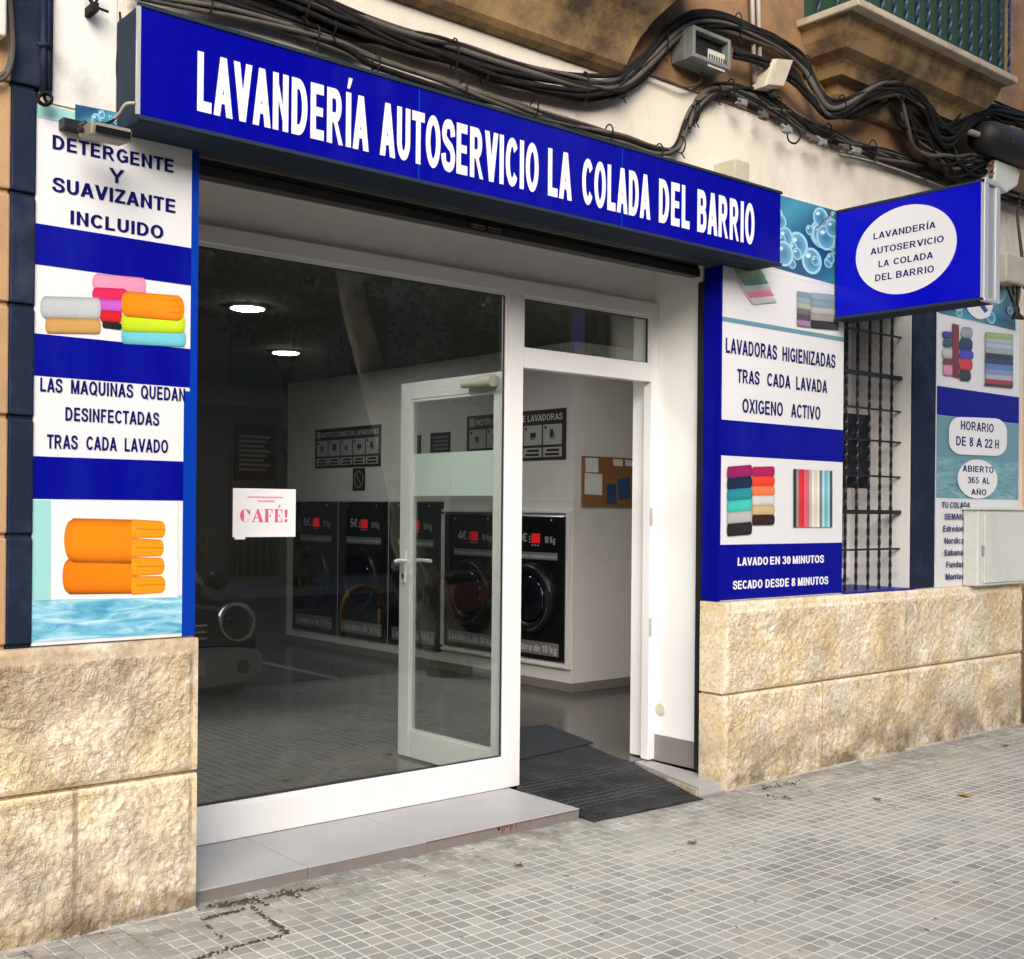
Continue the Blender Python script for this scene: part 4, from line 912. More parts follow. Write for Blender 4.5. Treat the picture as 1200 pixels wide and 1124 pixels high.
for k, cl in enumerate(((.32, .46, .14), (.44, .46, .38), (.42, .52, .70), (.38, .40, .34), (.012, .018, .02), (.014, .03, .10), (.10, .20, .44), (.22, .28, .55), (.45, .43, .52), (.34, .012, .04))):
    T(1154.5, 389+k*6.1, 1187.5, 396+k*6.1, cl, 3, .03, .03, .45)
pr.flat([(1154, 449), (1187, 452), (1187, 455), (1154, 452)], (.02, .015, .015))
pill = [(1151+dx*(1 if abs(dx) < 20 else 1), 0) for dx in (0,)]
def pill_pts(cx, cy, w, h, r, sk):
    pts = []
    for q, (sx, sy) in enumerate(((1, 1), (-1, 1), (-1, -1), (1, -1))):
        for k in range(9):
            a = (q*90+k*11.25)*math.pi/180; x = sx*(w-r)+r*math.cos(a); y = sy*(h-r*1.1)+r*1.1*math.sin(a); pts.append((cx+x, cy+y+sk*x))
    return pts
pr.flat(pill_pts(1146, 511.5, 34, 22, 14, .04), (.76, .77, .78))
pr.ellipse(1145.5, 561.5, 23.5, 23, (.76, .77, .78), (.76, .77, .78), .03)
pr.done(fp)
Y = pr.Y-.0008; l = MB()
line_y(l, [('HORARIO', 1126, 1164.5)], (1126, 503.5), (1164, 507), (1126, 493), Y, .04)
line_y(l, [('DE', 1120.5, 1132), ('8', 1136, 1140.5), ('A', 1144, 1151), ('22', 1154, 1163), ('H', 1166, 1170.5)], (1121, 522), (1170, 526), (1121, 511), Y, .04)
line_y(l, [('ABIERTO', 1128, 1164.5)], (1128, 552.5), (1164, 554.5), (1128, 545), Y, .04)
line_y(l, [('365', 1134, 1147), ('AL', 1151, 1160)], (1134, 566.5), (1160, 567), (1134, 559), Y, .04)
line_y(l, [('AÑO', 1138, 1156)], (1138, 580), (1156, 580.5), (1138, 573), Y, .04)
for txt, a, b2, by in (('TU COLADA', 1104, 1137, 595.5), ('SEMANAL', 1107, 1136, 609), ('Edredones', 1105.5, 1136, 623), ('Nordicos', 1107, 1133, 637), ('Sabanas', 1106.5, 1131.5, 651), ('Fundas', 1109, 1129.5, 665), ('Mantas', 1108.5, 1129.5, 679)):
    line_y(l, [(txt, a, b2)], (a, by), (b2, by), (a, by-7.2), Y, .025)
l.build('lettering', M['letter_blue'], fp)
# small bits mounted near the panels
eb = thing('electricity_cabinet', 'pale square utility cabinet on the far panel above the plinth', 'cabinet', (7.9, 4.1, 1.0))
MB().box(7.53, 8.24, 4.035, YP-.006, 1.016, 1.53).build('body', M['cabinet'], eb, bevel=.006)
MB().box(7.51, 8.26, 4.02, YP-.006, 1.531, 1.548).build('top', M['cabinet'], eb, bevel=.003)
d_ = MB().box(7.60, 8.20, 4.024, 4.0345, 1.035, 1.51).build('door', M['cabinet'], eb, bevel=.004)
MB().box(7.575, 7.597, 4.022, 4.0345, 1.22, 1.29).build('lock', M['grey_alu'], eb, bevel=.002)

# ================================================================== INSIDE THE SHOP
def notice(parent, x, ya, yb, za, zb, title): pass
def instruction_board(label, y0, y1, z0, z1):
    b = thing('instruction_board', label, 'sign', (XM, (y0+y1)/2, z0), 'black instruction boards above the machines')
    MB().box(XM-.008, XM-.0005, y0, y1, z0, z1).build('board', M['black_matt'], b)
    W_ = y1-y0; H_ = z1-z0; q = MB(); fx = frame_x(XM-.0100)
    u0 = -y1
    write(q, 'INSTRUCCIONES DE LAVADORAS', u0+.10*W_, u0+.97*W_, z1-.22*H_, .13*H_, fx, .03)
    q.build('lettering', M['print_white'], b)
    MB().box(XM-.0092, XM-.0081, -(u0+.03*W_), -(u0+.085*W_), z1-.24*H_, z1-.06*H_).build('symbol', M['print_grey'], b)
    for i in range(5):
        a = u0+W_*(.03+.19*i); c = a+W_*.175; cu = -(a+c)/2; cz = z0+.48*H_
        pb_ = MB().box(XM-.0092, XM-.0081, -a, -c, z0+.30*H_, z0+.70*H_).build('picture_box', M['print_grey'], b); k = MB()
        k.lathe((XM-.0092, cu, cz), (-1, 0, 0), [(0, .030), (.001, .030), (.001, .022), (.0, .022)], 18, False)
        k.box(XM-.0103, XM-.0093, cu-.012-.03*(i % 2), cu+.03, cz-.012, cz+.01+.02*((i+1) % 3))
        k.lathe((XM-.0093, -a-.03, z0+.64*H_), (-1, 0, 0), [(0, .014), (.0011, .014)], 12); k.build('pictogram', M['black_matt'], pb_)
        pb_ = MB().box(XM-.0092, XM-.0081, -a, -c, z0+.06*H_, z0+.25*H_).build('caption_box', M['print_grey'], b); k = MB()
        for r_ in range(2): k.box(XM-.0103, XM-.0093, -a-.025-.02*r_, -c+.03, z0+.085*H_+.08*H_*r_, z0+.135*H_+.08*H_*r_)
        k.build('text_line', M['black_matt'], pb_)
instruction_board('black washing instruction board above the two smaller 4 euro machines', 6.94, 8.225, 1.912, 2.325)
instruction_board('black washing instruction board above the tall machines deep inside', 9.58, 10.81, 1.918, 2.323)
def small_notice(y0, y1, z0, z1, label, red=False):
    b = thing('notice', label, 'notice', (XM, (y0+y1)/2, z0))
    MB().box(XM-.006, XM-.0005, y0, y1, z0, z1).build('card', M['black_matt'], b); q = MB()
    if red:
        q.lathe((XM-.0062, (y0+y1)/2, (z0+z1)/2), (-1, 0, 0), [(0, .09), (.001, .09), (.001, .07), (0, .07)], 24, False)
        q.prism([(XM-.0066, (y0+y1)/2-.06, z0+.06), (XM-.0066, (y0+y1)/2-.045, z0+.05), (XM-.0066, (y0+y1)/2+.06, z1-.06), (XM-.0066, (y0+y1)/2+.045, z1-.05)], (-.001, 0, 0)); q.build('symbol', M['label_grey'], b)
    else:
        for i in range(5): q.box(XM-.0072, XM-.0061, y0+.03, y1-.03-.03*(i % 2), z1-.05-i*.036, z1-.035-i*.036)
        q.build('text_line', M['label_grey'], b)
small_notice(8.47, 8.77, 2.0, 2.20, 'small black text notice seen through the top of the door glass')
small_notice(8.92, 9.20, 1.95, 2.19, 'small black text notice just left of the open door')
small_notice(9.86, 10.08, 1.68, 1.905, 'dark no smoking notice under the deeper instruction board', True)
small_notice(7.60, 7.78, 1.66, 1.90, 'dark notice half hidden by the white post under the nearer instruction board', True)

def machine(i, y0, y1, z0, z1, price, kg, label, fullname):
    t = thing('washing_machine', label, 'washing machine', (XM, (y0+y1)/2, z0), 'black laundrette washing machines')
    y0 += .004; y1 -= .004; z0 += .004; z1 -= .004; H_ = z1-z0; W_ = y1-y0; u0 = -y1; X = XM-.018; cy = (y0+y1)/2
    bd = MB().box(X, XM+.62, y0, y1, z0, z1).build('body', M['black_gloss'], t, bevel=.008)
    fxx = frame_x(X-.0012); q = MB()
    zp = z1-.185*H_
    write(q, price, u0+.26*W_, u0+.42*W_, zp, .062*H_, fxx, .03); write(q, kg, u0+.70*W_, u0+.86*W_, zp-.003, .045*H_, fxx, .03)
    q.build('lettering', M['print_grey'], t)
    MB().box(X-.004, X-.0003, -(u0+.49*W_), -(u0+.625*W_), zp-.008, zp+.06*H_).build('display', M['red_led'], t)
    q = MB()
    for a in range(3):
        q.box(X-.003, X-.0003, -(u0+(.50+.045*a)*W_), -(u0+(.518+.045*a)*W_), zp-.030, zp-.02); q.box(X-.003, X-.0003, -(u0+.455*W_), -(u0+.468*W_), zp-.004+.022*a, zp+.006+.022*a)
    for a in (.2, .8): q.lathe((X-.0003, -(u0+a*W_), z1-.035), (-1, 0, 0), [(0, .008), (.003, .006)], 10)
    q.build('button', M['print_white'], t)
    lb = MB().box(X-.002, X-.0003, -(u0+.19*W_), -(u0+.9*W_), z1-.305*H_, z1-.255*H_).build('label_strip', M['label_grey'], t)
    q = MB(); write(q, 'Detergente y suavizante incluido', u0+.21*W_, u0+.88*W_, z1-.292*H_, .022*H_, frame_x(X-.0025), .02); q.build('lettering', M['print_white'], lb)
    lb = MB().box(X-.002, X-.0003, -(u0+.08*W_), -(u0+.93*W_), z0+.035*H_, z0+.125*H_).build('label_strip', M['label_grey'], t)
    q = MB(); write(q, fullname, u0+.11*W_, u0+.90*W_, z0+.055*H_, .048*H_, frame_x(X-.0025), .025); q.build('lettering', M['print_white'], lb)
    cz = z0+.425*H_; R_ = .37*W_
    dr = MB().lathe((X-.0005, cy, cz), (-1, 0, 0), [(0, R_), (.03, R_), (.055, R_*.93), (.06, R_*.84), (.045, R_*.72), (.03, R_*.70)], 56, False).build('door', M['dark_ring'], t, smooth=True)
    MB().lathe((X-.028, cy, cz), (-1, 0, 0), [(0, R_*.70), (.02, R_*.62), (.038, R_*.42), (.046, R_*.15)], 48).build('porthole_glass', M['porthole'], dr, smooth=True)
    q = MB(); n = 16
    q.tube([(X-.058, cy+R_*.90*math.cos(a), cz+R_*.90*math.sin(a)) for a in [math.radians(195+75*k/n) for k in range(n+1)]], .007, 8); q.build('chrome_arc', M['chrome'], dr, smooth=True)
    q = MB(); q.box(X-.085, X-.05, cy-R_*1.0, cy-R_*.86, cz-.07, cz+.07); q.build('handle', M['black_matt'], dr, bevel=.006)
P_ = [('4€', '10 Kg', 'first black 4 euro washing machine, seen right through the open doorway', 'Lavadora de 10 kg'), ('4€', '10 Kg', 'black 4 euro washing machine partly behind the white centre post and door glass', 'Lavadora de 10 kg'),
      ('5€', '14 Kg', 'tall black washing machine seen through the left side of the open door', 'Lavadora de 14 kg'), ('5€', '14 Kg', 'tall black 5 euro washing machine between the door and the 6 euro one', 'Lavadora de 14 kg'), ('6€', '17 Kg', 'tall black 6 euro washing machine deepest in the row beside the paper poster', 'Lavadora de 17 kg')]
for i, (a, c, z0, z1) in enumerate(SL): machine(i, a, c, z0, z1, *P_[i])
# raised white trim round the two small machines
t = MB(); t.box(XM-.03, XM-.0005, 6.865, 6.905, .235, 1.50).box(XM-.03, XM-.0005, 6.906, 8.555, 1.478, 1.50).box(XM-.03, XM-.0005, 6.906, 8.555, .235, .258)
struct(t, 'partition_trim', M['inner_wall'], bevel=.003)
# cork board with papers
cb = thing('cork_board', 'brown cork notice board on the inner wall seen through the doorway', 'notice board', (6.83, 6.84, 1.54))
MB().box(6.53, 7.12, 6.832, 6.8485, 1.545, 1.93).build('cork_sheet', M['cork'], cb)
f = MB(); f.box(6.522, 7.128, 6.826, 6.8485, 1.537, 1.5445).box(6.522, 7.128, 6.826, 6.8485, 1.9305, 1.938).box(6.522, 6.5295, 6.826, 6.8485, 1.545, 1.93).box(7.1205, 7.128, 6.826, 6.8485, 1.545, 1.93); f.build('frame', M['cork'], cb)
def sheet(x0, x1, z0, z1, m, label, name='paper_note', rot=0.):
    c = Vector(((x0+x1)/2, 6.829, (z0+z1)/2)); mb = MB(); n = 4; vs = []
    for j in range(n+1):
        for i in range(n+1):
            dx = (x1-x0)*(i/n-.5); dz = (z1-z0)*(j/n-.5); y = -.004*(1-j/n)**2-.0015*abs(i/n-.5)
            vs.append((c.x+dx*math.cos(rot)-dz*math.sin(rot), c.y+y, c.z+dx*math.sin(rot)+dz*math.cos(rot)))
    mb.add(vs, [(j*5+i, j*5+i+1, (j+1)*5+i+1, (j+1)*5+i) for j in range(4) for i in range(4)])
    vs2 = [(x, y+.0006, z) for x, y, z in vs]; mb.add(vs2, [(j*5+i, (j+1)*5+i, (j+1)*5+i+1, j*5+i+1) for j in range(4) for i in range(4)])
    return tag(mb.build(name, m), label, 'paper', 'papers pinned on the cork board')
sheet(6.545, 6.69, 1.81, 1.925, M['paper'], 'white note in the top left corner of the cork board')
sheet(6.54, 6.735, 1.63, 1.80, M['paper'], 'white sheet with tear-off strips on the left of the cork board', rot=-.03)
sheet(6.86, 6.97, 1.87, 1.925, M['paper'], 'small white slip at the top middle of the cork board')
sheet(7.0, 7.18, 1.87, 1.92, M['paper'], 'white slip overhanging the top right corner of the cork board', rot=-.06)
sheet(6.79, 6.90, 1.56, 1.72, M['flyer_blue'], 'blue flyer low in the middle of the cork board', 'flyer'); sheet(6.92, 7.06, 1.60, 1.77, M['flyer_blue'], 'blue flyer tilted on the right of the cork board', 'flyer', .12)
# ceiling lamps (lit); last two added unseen to brighten door and inner wall
M['lamp'] = emit('lamp diffuser', (1, .96, .90), 80)
for i, (px, py, lab) in enumerate(((290, 362, 'nearer round lit ceiling lamp behind the shop glass'), (335, 414, 'farther round lit ceiling lamp deeper in the shop'), ((5.45, 5.35), 0, 'added ceiling lamp hidden above the doorway mats, brightening the inner wall'), ((3.0, 5.3), 0, 'added ceiling lamp hidden inside the shop window, brightening the open door'))):
    c = on_z(px, py, 2.835) if py else Vector((*px, 2.835))
    t = thing('ceiling_lamp', lab, 'lamp', (c.x, c.y, 2.849), 'round ceiling lamps')
    MB().lathe((c.x, c.y, 2.849), (0, 0, -1), [(0, .125), (.012, .125), (.014, .112)], 32).build('rim', M['white_alu'], t)
    MB().lathe((c.x, c.y, 2.8345), (0, 0, -1), [(0, .11), (.004, .10)], 32).build('diffuser', M['lamp'], t)
# café poster stuck on the glass
cp = thing('paper_poster', 'white paper poster with pink coffee lettering taped inside the glass', 'poster', (2.57, 4.69, 1.37))
YC = YF+.030; c0 = on_y(273, 572, YC); c1 = on_y(346, 629, YC)
MB().box(c0.x, c1.x, YC-.0012, YC-.0002, c1.z, c0.z).box(c0.x+.01, c0.x+.06, YC-.0016, YC-.0013, c1.z-.01, c1.z+.012).build('sheet', M['paper'], cp)
l = MB()
def serif(mb, polys, x0, x1, z0, h, Y):
    for p in polys: mb.add([(x0+(x1-x0)*a, Y, z0+h*bb) for a, bb in p], [tuple(range(len(p)))])
def arc(cx, cy, rx, ry, a0, a1, w0, w1, n=12):
    o = []; i_ = []
    for k in range(n+1):
        t = k/n; a = math.radians(a0+(a1-a0)*t); w = w0+(w1-w0)*math.sin(math.pi*t); o.append((cx+rx*math.cos(a), cy+ry*math.sin(a))); i_.append((cx+(rx-w)*math.cos(a), cy+(ry-w*.25)*math.sin(a)))
    return [o[k:k+2]+i_[k:k+2][::-1] for k in range(n)]
Gl = {'C': arc(.5, .5, .5, .5, 98, 264, .12, .40)+arc(.5, .5, .46, .5, 20, 90, .12, .26)+arc(.5, .5, .46, .5, 280, 335, .05, .08)+[[(.82, .58), (.95, .58), (.95, .98), (.88, .98)]],
      'A': [[(.46, 1), (.60, 1), (.96, .04), (.66, .04), (.42, .86)], [(.40, .82), (.46, .74), (.20, .04), (.10, .04)], [(.0, 0), (.34, 0), (.34, .05), (.0, .05)], [(.58, 0), (1, 0), (1, .05), (.58, .05)], [(.28, .30), (.60, .30), (.56, .36), (.30, .36)]],
      'F': [[(.1, 0), (.46, 0), (.46, 1), (.1, 1)], [(.0, 0), (.56, 0), (.56, .05), (.0, .05)], [(.0, .95), (.96, .95), (.96, 1), (.0, 1)], [(.90, .66), (.96, .66), (.96, .96), (.80, .96)], [(.52, .46), (.72, .46), (.72, .53), (.52, .53)], [(.68, .36), (.74, .36), (.74, .64), (.68, .64)]],
      'E': [[(.1, 0), (.44, 0), (.44, 1), (.1, 1)], [(.0, 0), (.96, 0), (.96, .05), (.0, .05)], [(.0, .95), (.94, .95), (.94, 1), (.0, 1)], [(.88, .68), (.94, .68), (.94, .96), (.78, .96)], [(.90, .34), (.96, .34), (.96, .04), (.78, .04)], [(.50, .46), (.70, .46), (.70, .53), (.50, .53)], [(.66, .36), (.72, .36), (.72, .64), (.66, .64)], [(.42, 1.1), (.58, 1.1), (.78, 1.34), (.56, 1.34)]],
      '!': [[(.30, .34), (.66, .34), (.9, .92), (.5, 1.02), (.1, .92)], [(.2, 0), (.76, 0), (.86, .12), (.76, .24), (.2, .24), (.1, .12)]]}
zb = on_y(283, 612, YC).z; zt = on_y(283, 596.5, YC).z
for ch, a, b2 in (('C', 281, 293.5), ('A', 294.5, 308.5), ('F', 309.5, 319.5), ('E', 321, 331), ('!', 332.5, 337.5)): serif(l, Gl[ch], on_y(a, 605, YC).x, on_y(b2, 605, YC).x, zb, zt-zb, YC-.0019)
for k, (a, b2, y) in enumerate(((290, 330, 582.5), (302, 322, 587.3))):
    x = on_y(a, y, YC).x; xe = on_y(b2, y, YC).x; z = on_y(a, y, YC).z
    while x < xe: w_ = .004+.004*rnd.random(); l.box(x, x+w_, YC-.0021, YC-.0018, z-.0035, z+.0035); x += w_+.0025
l.build('lettering', M['pink_ink'], cp)
bp = thing('poster', 'dark price poster on the back wall behind the shop glass', 'poster', (4.4, 11.39, 1.7))
q0 = on_y(275, 496, 11.38); q1 = on_y(324, 563, 11.38)
MB().box(q0.x, q1.x, 11.384, 11.399, q1.z, q0.z).build('sheet', M['black_matt'], bp)
q = MB()
for i in range(8): q.box(q0.x+.06, q1.x-.08-.04*(i % 3), 11.3815, 11.3835, q0.z-.12-i*.05, q0.z-.145-i*.05-.0)
q.build('text_line', M['skirting'], bp)
# mats
m1 = MB(); ny, nx = 18, 8; vs = []
for j in range(ny+1):
    y = 4.07+(5.22-4.07)*j/ny; z = .004+.052*min(1, max(0, (y-4.09)/.62)); z = z+.004
    xl = 3.98 if y < 4.70 else 4.057; xr = 4.745+(y-4.07)*.255
    for i in range(nx+1): vs.append((xl+(xr-xl)*i/nx, y+(-.03*i/nx if j == 0 else 0), z+.0025*math.sin(i*2.1+j)))
n0 = len(vs); vs += [(x, y, z-.006) for x, y, z in vs]; w_ = nx+1
fs = [(j*w_+i, j*w_+i+1, (j+1)*w_+i+1, (j+1)*w_+i) for j in range(ny) for i in range(nx)]
fs += [tuple(n0+k for k in f[::-1]) for f in fs]
ed = [j*w_ for j in range(ny+1)]; fs += [(ed[k], ed[k+1], n0+ed[k+1], n0+ed[k]) for k in range(ny)]
ed = [j*w_+nx for j in range(ny+1)]; fs += [(ed[k+1], ed[k], n0+ed[k], n0+ed[k+1]) for k in range(ny)]
fs += [(k+1, k, n0+k, n0+k+1) for k in range(nx)]+[(ny*w_+k, ny*w_+k+1, n0+ny*w_+k+1, n0+ny*w_+k) for k in range(nx)]
tag(MB().add(vs, fs).build('rubber_mat', M['mat_rubber']), 'black studded rubber mat sloping over the doorway onto the pavement', 'mat')
tag(MB().prism([(4.10, 5.10, .062), (5.11, 5.235, .062), (5.29, 5.87, .062), (4.16, 6.02, .062)], (0, 0, .007)).build('door_mat', M['mat_dark']), 'flat dark mat on the shop floor behind the studded rubber one', 'mat')

# ================================================================== CABLES AND BOXES ON THE WALL
def spline(pts, sub=6):
    pts = [Vector(p) for p in pts]; out = []
    for i in range(len(pts)-1):
        p0 = pts[max(0, i-1)]; p1 = pts[i]; p2 = pts[i+1]; p3 = pts[min(len(pts)-1, i+2)]
        for k in range(sub):
            t = k/sub; out.append(.5*((2*p1)+(p2-p0)*t+(2*p0-5*p1+4*p2-p3)*t*t+(3*p1-p0-3*p2+p3)*t**3))
    out.append(pts[-1]); return out
def bundle(label, px, n, r, spread, mats, Y=4.125, seed=1, twist=1., name='cable_bundle', ties=0, group='cable bundles on the facade', depth=.5):
    rr = random.Random(seed); base = spline([on_y(q[0], q[1], q[2] if len(q) > 2 else Y) for q in px])
    o = thing(name, label, 'cables', base[0], group)
    for i in range(n):
        ph = rr.random()*6.28; rad = spread*math.sqrt((i+.5)/n); fq = (.05+.12*rr.random())*twist; rc = r*(.7+.6*rr.random()); ph2 = rr.random()*9
        pts = []
        for k, p in enumerate(base):
            a = ph+k*fq; w = .22*spread*noise.noise(Vector((k*.13, i*3.7, seed)))
            pts.append(Vector((p.x+rad*.25*math.sin(a*.7), min(YW-.012-rc, p.y-abs(rad*depth*math.cos(a))-0), p.z+rad*math.sin(a)+w)))
        MB().tube(pts, rc, 7).build('cable', mats[i % len(mats)], o, smooth=True)
    for k in range(ties):
        q = base[int((k+.5)/ties*(len(base)-1))]; mb = MB(); s = spread+r*1.3
        mb.tube([(q.x, q.y-.03*math.cos(a)-.015, q.z+s*math.sin(a)) for a in [j*math.pi/6 for j in range(13)]], .004, 5); mb.tube([(q.x, q.y-.02, q.z-s), (q.x+.005, q.y-.035, q.z-s-.03)], .0035, 5)
        mb.build('tie', M['cable_black'], o)
    return o
CB, CG, CW = M['cable_black'], M['cable_grey'], M['cable_white']
bundle('long dusty bundle of twisted cables running just above the blue fascia sign', [(150, -12), (260, 8), (330, 30), (400, 56), (430, 72), (490, 92), (540, 106), (590, 118), (640, 134), (690, 150), (730, 164), (765, 178), (786, 180), (797, 168), (803, 148), (812, 128), (830, 112), (855, 108), (885, 118), (920, 137)], 5, .0105, .030, [CG, CG, CB], seed=3, ties=11)
bundle('thick black cable bundle sagging below the nearer balcony and rising at its corner', [(230, -40), (330, -8), (400, 22), (460, 46), (520, 62), (580, 80), (640, 95), (690, 103), (725, 98), (755, 74), (785, 42), (812, 25), (845, 26), (880, 38), (915, 54), (940, 76), (955, 104, 4.06), (968, 124, 4.03), (984, 126, 4.01), (1005, 116, 3.99), (1030, 104, 3.98), (1055, 104, 3.98), (1075, 116, 3.99), (1092, 136, 4.02), (1108, 160, 4.06), (1118, 180, 4.08)], 13, .0125, .055, [CB, CB, CB, CG], seed=5, ties=9, Y=4.10, twist=.6)
bundle('pair of slack black cables hanging under the thick bundle on the pale wall', [(180, -30), (300, 2), (400, 38), (440, 48), (490, 56), (540, 80), (590, 100), (640, 108), (690, 116), (722, 110), (750, 92), (772, 66)], 3, .009, .022, [CB, CG], seed=8, Y=4.12, ties=3)
bundle('dusty bundle of knotted cables along the top edge of the cream wall', [(806, 150), (818, 122), (842, 106), (880, 112), (915, 130), (950, 150), (985, 163), (1020, 176), (1060, 192), (1100, 208), (1130, 220), (1160, 226)], 8, .0105, .045, [CG, CB, CG, CB], seed=11, twist=1.6, ties=7)
bundle('thin pale cables tied along the cream wall behind the projecting sign', [(985, 178), (1020, 186), (1055, 198), (1090, 212), (1120, 224)], 3, .006, .016, [CW, CG], seed=13, Y=4.13)
bundle('black cables dropping in a tangle right of the ochre patch towards the projecting sign', [(1040, 104), (1052, 128), (1066, 150), (1085, 172), (1104, 188), (1122, 198), (1150, 196), (1185, 200)], 14, .011, .085, [CB, CB, CB, CG], seed=17, Y=4.04, twist=1.2)
bundle('mass of black cables under the right balcony corner', [(1060, 105), (1082, 122), (1096, 150), (1112, 158), (1132, 142), (1155, 130), (1185, 140), (1215, 150)], 14, .012, .08, [CB], seed=19, Y=4.0)
bundle('black cables crossing the ochre wall below the grey junction box', [(860, 62), (890, 72), (925, 90), (945, 112), (962, 132), (975, 135), (1000, 130), (1025, 118)], 7, .011, .03, [CB], seed=23, Y=4.06)
bundle('black cables fanning out behind the grey box at the right edge', [(1118, 190), (1150, 215), (1180, 228), (1215, 240)], 7, .011, .05, [CB, CB, CG], seed=29, Y=4.09)
bundle('thin looping grey cable by the black closure at the right edge', [(1098, 158), (1104, 166), (1115, 166), (1126, 156), (1136, 140), (1150, 132), (1156, 130)], 2, .006, .012, [CG, CB], seed=31, Y=4.02)
bundle('thin black wire loops hanging below the dusty bundle', [(922, 150), (924, 164), (932, 168), (938, 160), (934, 150)], 2, .004, .004, [CB], seed=37, Y=4.1)
bundle('single black cable drooping across the ochre wall', [(975, 132), (990, 138), (1010, 136), (1030, 126), (1045, 116)], 2, .006, .006, [CB], seed=41, Y=4.04)
# cable joints knotted into the dusty bundle
for i, (px, py) in enumerate(((868, 118), (893, 133), (921, 150), (950, 160), (962, 164), (988, 170), (1002, 174))):
    c = on_y(px, py+3, 4.07); mb = MB()
    for k in range(3):
        a = rnd.random()*6; mb.tube([c+Vector((.05*math.cos(a+k*2), -.01*k, .028*math.sin(a+k*2))), c+Vector((0, -.012, 0)), c-Vector((.045*math.cos(a+k*2.2), .0, .03*math.sin(a+k)))], [.006, .017, .007], 7)
    mb.box(c.x-.022, c.x+.022, c.y-.03, c.y+.01, c.z-.018, c.z+.014)
    tag(mb.build('cable_joint', M['cable_grey'] if i % 2 else M['box_grey'], bevel=.004), 'dusty taped cable joint knotted into the bundle above the cream wall', 'cable joint', 'cable joints in the dusty bundle')
# grey junction box with sticker
jb = thing('junction_box', 'open grey junction box with a worn sticker high on the ochre wall', 'junction box', (4.8, 4.1, 3.86))
c0 = on_y(809, 30, 4.02); c1 = on_y(853, 84, 4.02)
MB().box(c0.x, c1.x, 4.05, YW-.013, c1.z, c0.z).build('body', M['box_grey'], jb, bevel=.006)
q = MB(); th = .022
q.box(c0.x, c0.x+th, 4.0, 4.0495, c1.z, c0.z).box(c1.x-th, c1.x, 4.0, 4.0495, c1.z, c0.z).box(c0.x+th+.0005, c1.x-th-.0005, 4.0, 4.0495, c0.z-th, c0.z).box(c0.x+th+.0005, c1.x-th-.0005, 4.0, 4.0495, c1.z, c1.z+th); q.build('rim', M['box_grey'], jb, bevel=.004)
MB().box(c0.x+th+.001, c1.x-th-.001, 4.043, 4.0493, c1.z+th+.001, c0.z-th-.001).build('inside', M['black_matt'], jb)
MB().box(c0.x+.13, c1.x-.035, 4.012, 4.014, c0.z-.175, c0.z-.085).build('sticker', M['closer'], jb)
q = MB()
for i in range(8):
    x = c0.x+.137+i*.019; q.box(x, x+.012, 4.0112, 4.0118, c0.z-.145+.012*rnd.random(), c0.z-.11)
q.build('marking', M['cable_grey'], jb)
bundle('grey cable looping out of the bottom of the grey junction box', [(822, 84), (823, 92), (817, 99), (806, 102), (795, 100), (780, 93), (758, 86)], 1, .009, .002, [CG], seed=43, Y=4.12)
q = MB()
for dx in (0, 7): q.tube([on_y(881+dx, -20, 4.11), on_y(882+dx, 20, 4.11), on_y(884+dx, 97, 4.11)], .013, 10)
tag(q.build('conduit', M['cable_white'], smooth=True), 'two pale conduits dropping down the ochre wall between the two boxes', 'conduit')
bb = thing('junction_box', 'beige tilted junction box right of the pale conduits', 'junction box', (5.4, 4.08, 3.9))
q = MB(); A = [on_y(908, 68, 4.02), on_y(929, 70, 4.02), on_y(917, 103, 4.02), on_y(897, 101, 4.02)]; q.prism(A, (0, .11, 0)); q.build('body', M['box_beige'], bb, bevel=.012)
q = MB(); c = sum((a for a in A), Vector())/4; q.prism([c+(a-c)*.93-Vector((0, .012, 0)) for a in A], (0, .0115, 0)); q.build('lid', M['box_beige'], bb, bevel=.004)
q = MB(); q.cyl(on_y(907, 102, 4.07), on_y(905, 112, 4.07), .02, 10); q.build('gland', M['cable_grey'], bb)
q = MB(); c = on_y(865, 205, 4.05); q.box(c.x-.065, c.x+.06, 4.02, YW-.001, c.z-.07, c.z+.07); tag(MB().box(c.x+.14, c.x+.26, 4.06, YW-.001, c.z-.10, c.z-.02).build('power_supply', M['box_beige'], bevel=.006), 'flat pale box low on the cream wall just left of the bubble picture', 'box')
wb = q.build('power_supply', M['box_beige'], bevel=.006); tag(wb, 'small white box fixed on the cream wall behind the fascia sign', 'box')
bundle('thin white wires between the fascia sign and the projecting sign', [(957, 268), (963, 261), (969, 256), (974, 252)], 3, .003, .008, [CW, CW, CB], seed=47, Y=4.10)
# splice closure, amplifier and telephone box at the right edge
sc_ = thing('splice_closure', 'long black cable closure under the right balcony', 'cable closure', (7.6, 3.95, 4.0))
a = on_y(1146, 158, 3.98); b2 = on_y(1225, 186, 3.90)
MB().lathe(a, b2-a, [(0, .04), (.02, .095), (.12, .115), (.7, .115), (.75, .09)], 24).build('body', M['black_matt'], sc_, smooth=True)
q = MB(); q.cyl(a, a+(a-b2).normalized()*.13, .02, 10); q.build('cable_end', M['cable_white'], sc_)
q = MB(); c = on_y(1189, 164, 3.86); q.box(c.x-.05, c.x+.05, 3.845, 3.86, c.z-.025, c.z+.015); q.build('label', M['label_grey'], sc_)
am = thing('amplifier_box', 'light grey cast box with connectors behind the projecting sign', 'box', (7.9, 4.0, 3.8))
A = [on_y(1168, 187, 3.95), on_y(1190, 195, 3.95), on_y(1196, 202, 3.95), on_y(1193, 218, 3.95), on_y(1180, 226, 3.95), on_y(1166, 214, 3.95)]
MB().prism(A, (0, .16, 0)).build('body', M['cabinet'], am, bevel=.012)
q = MB()
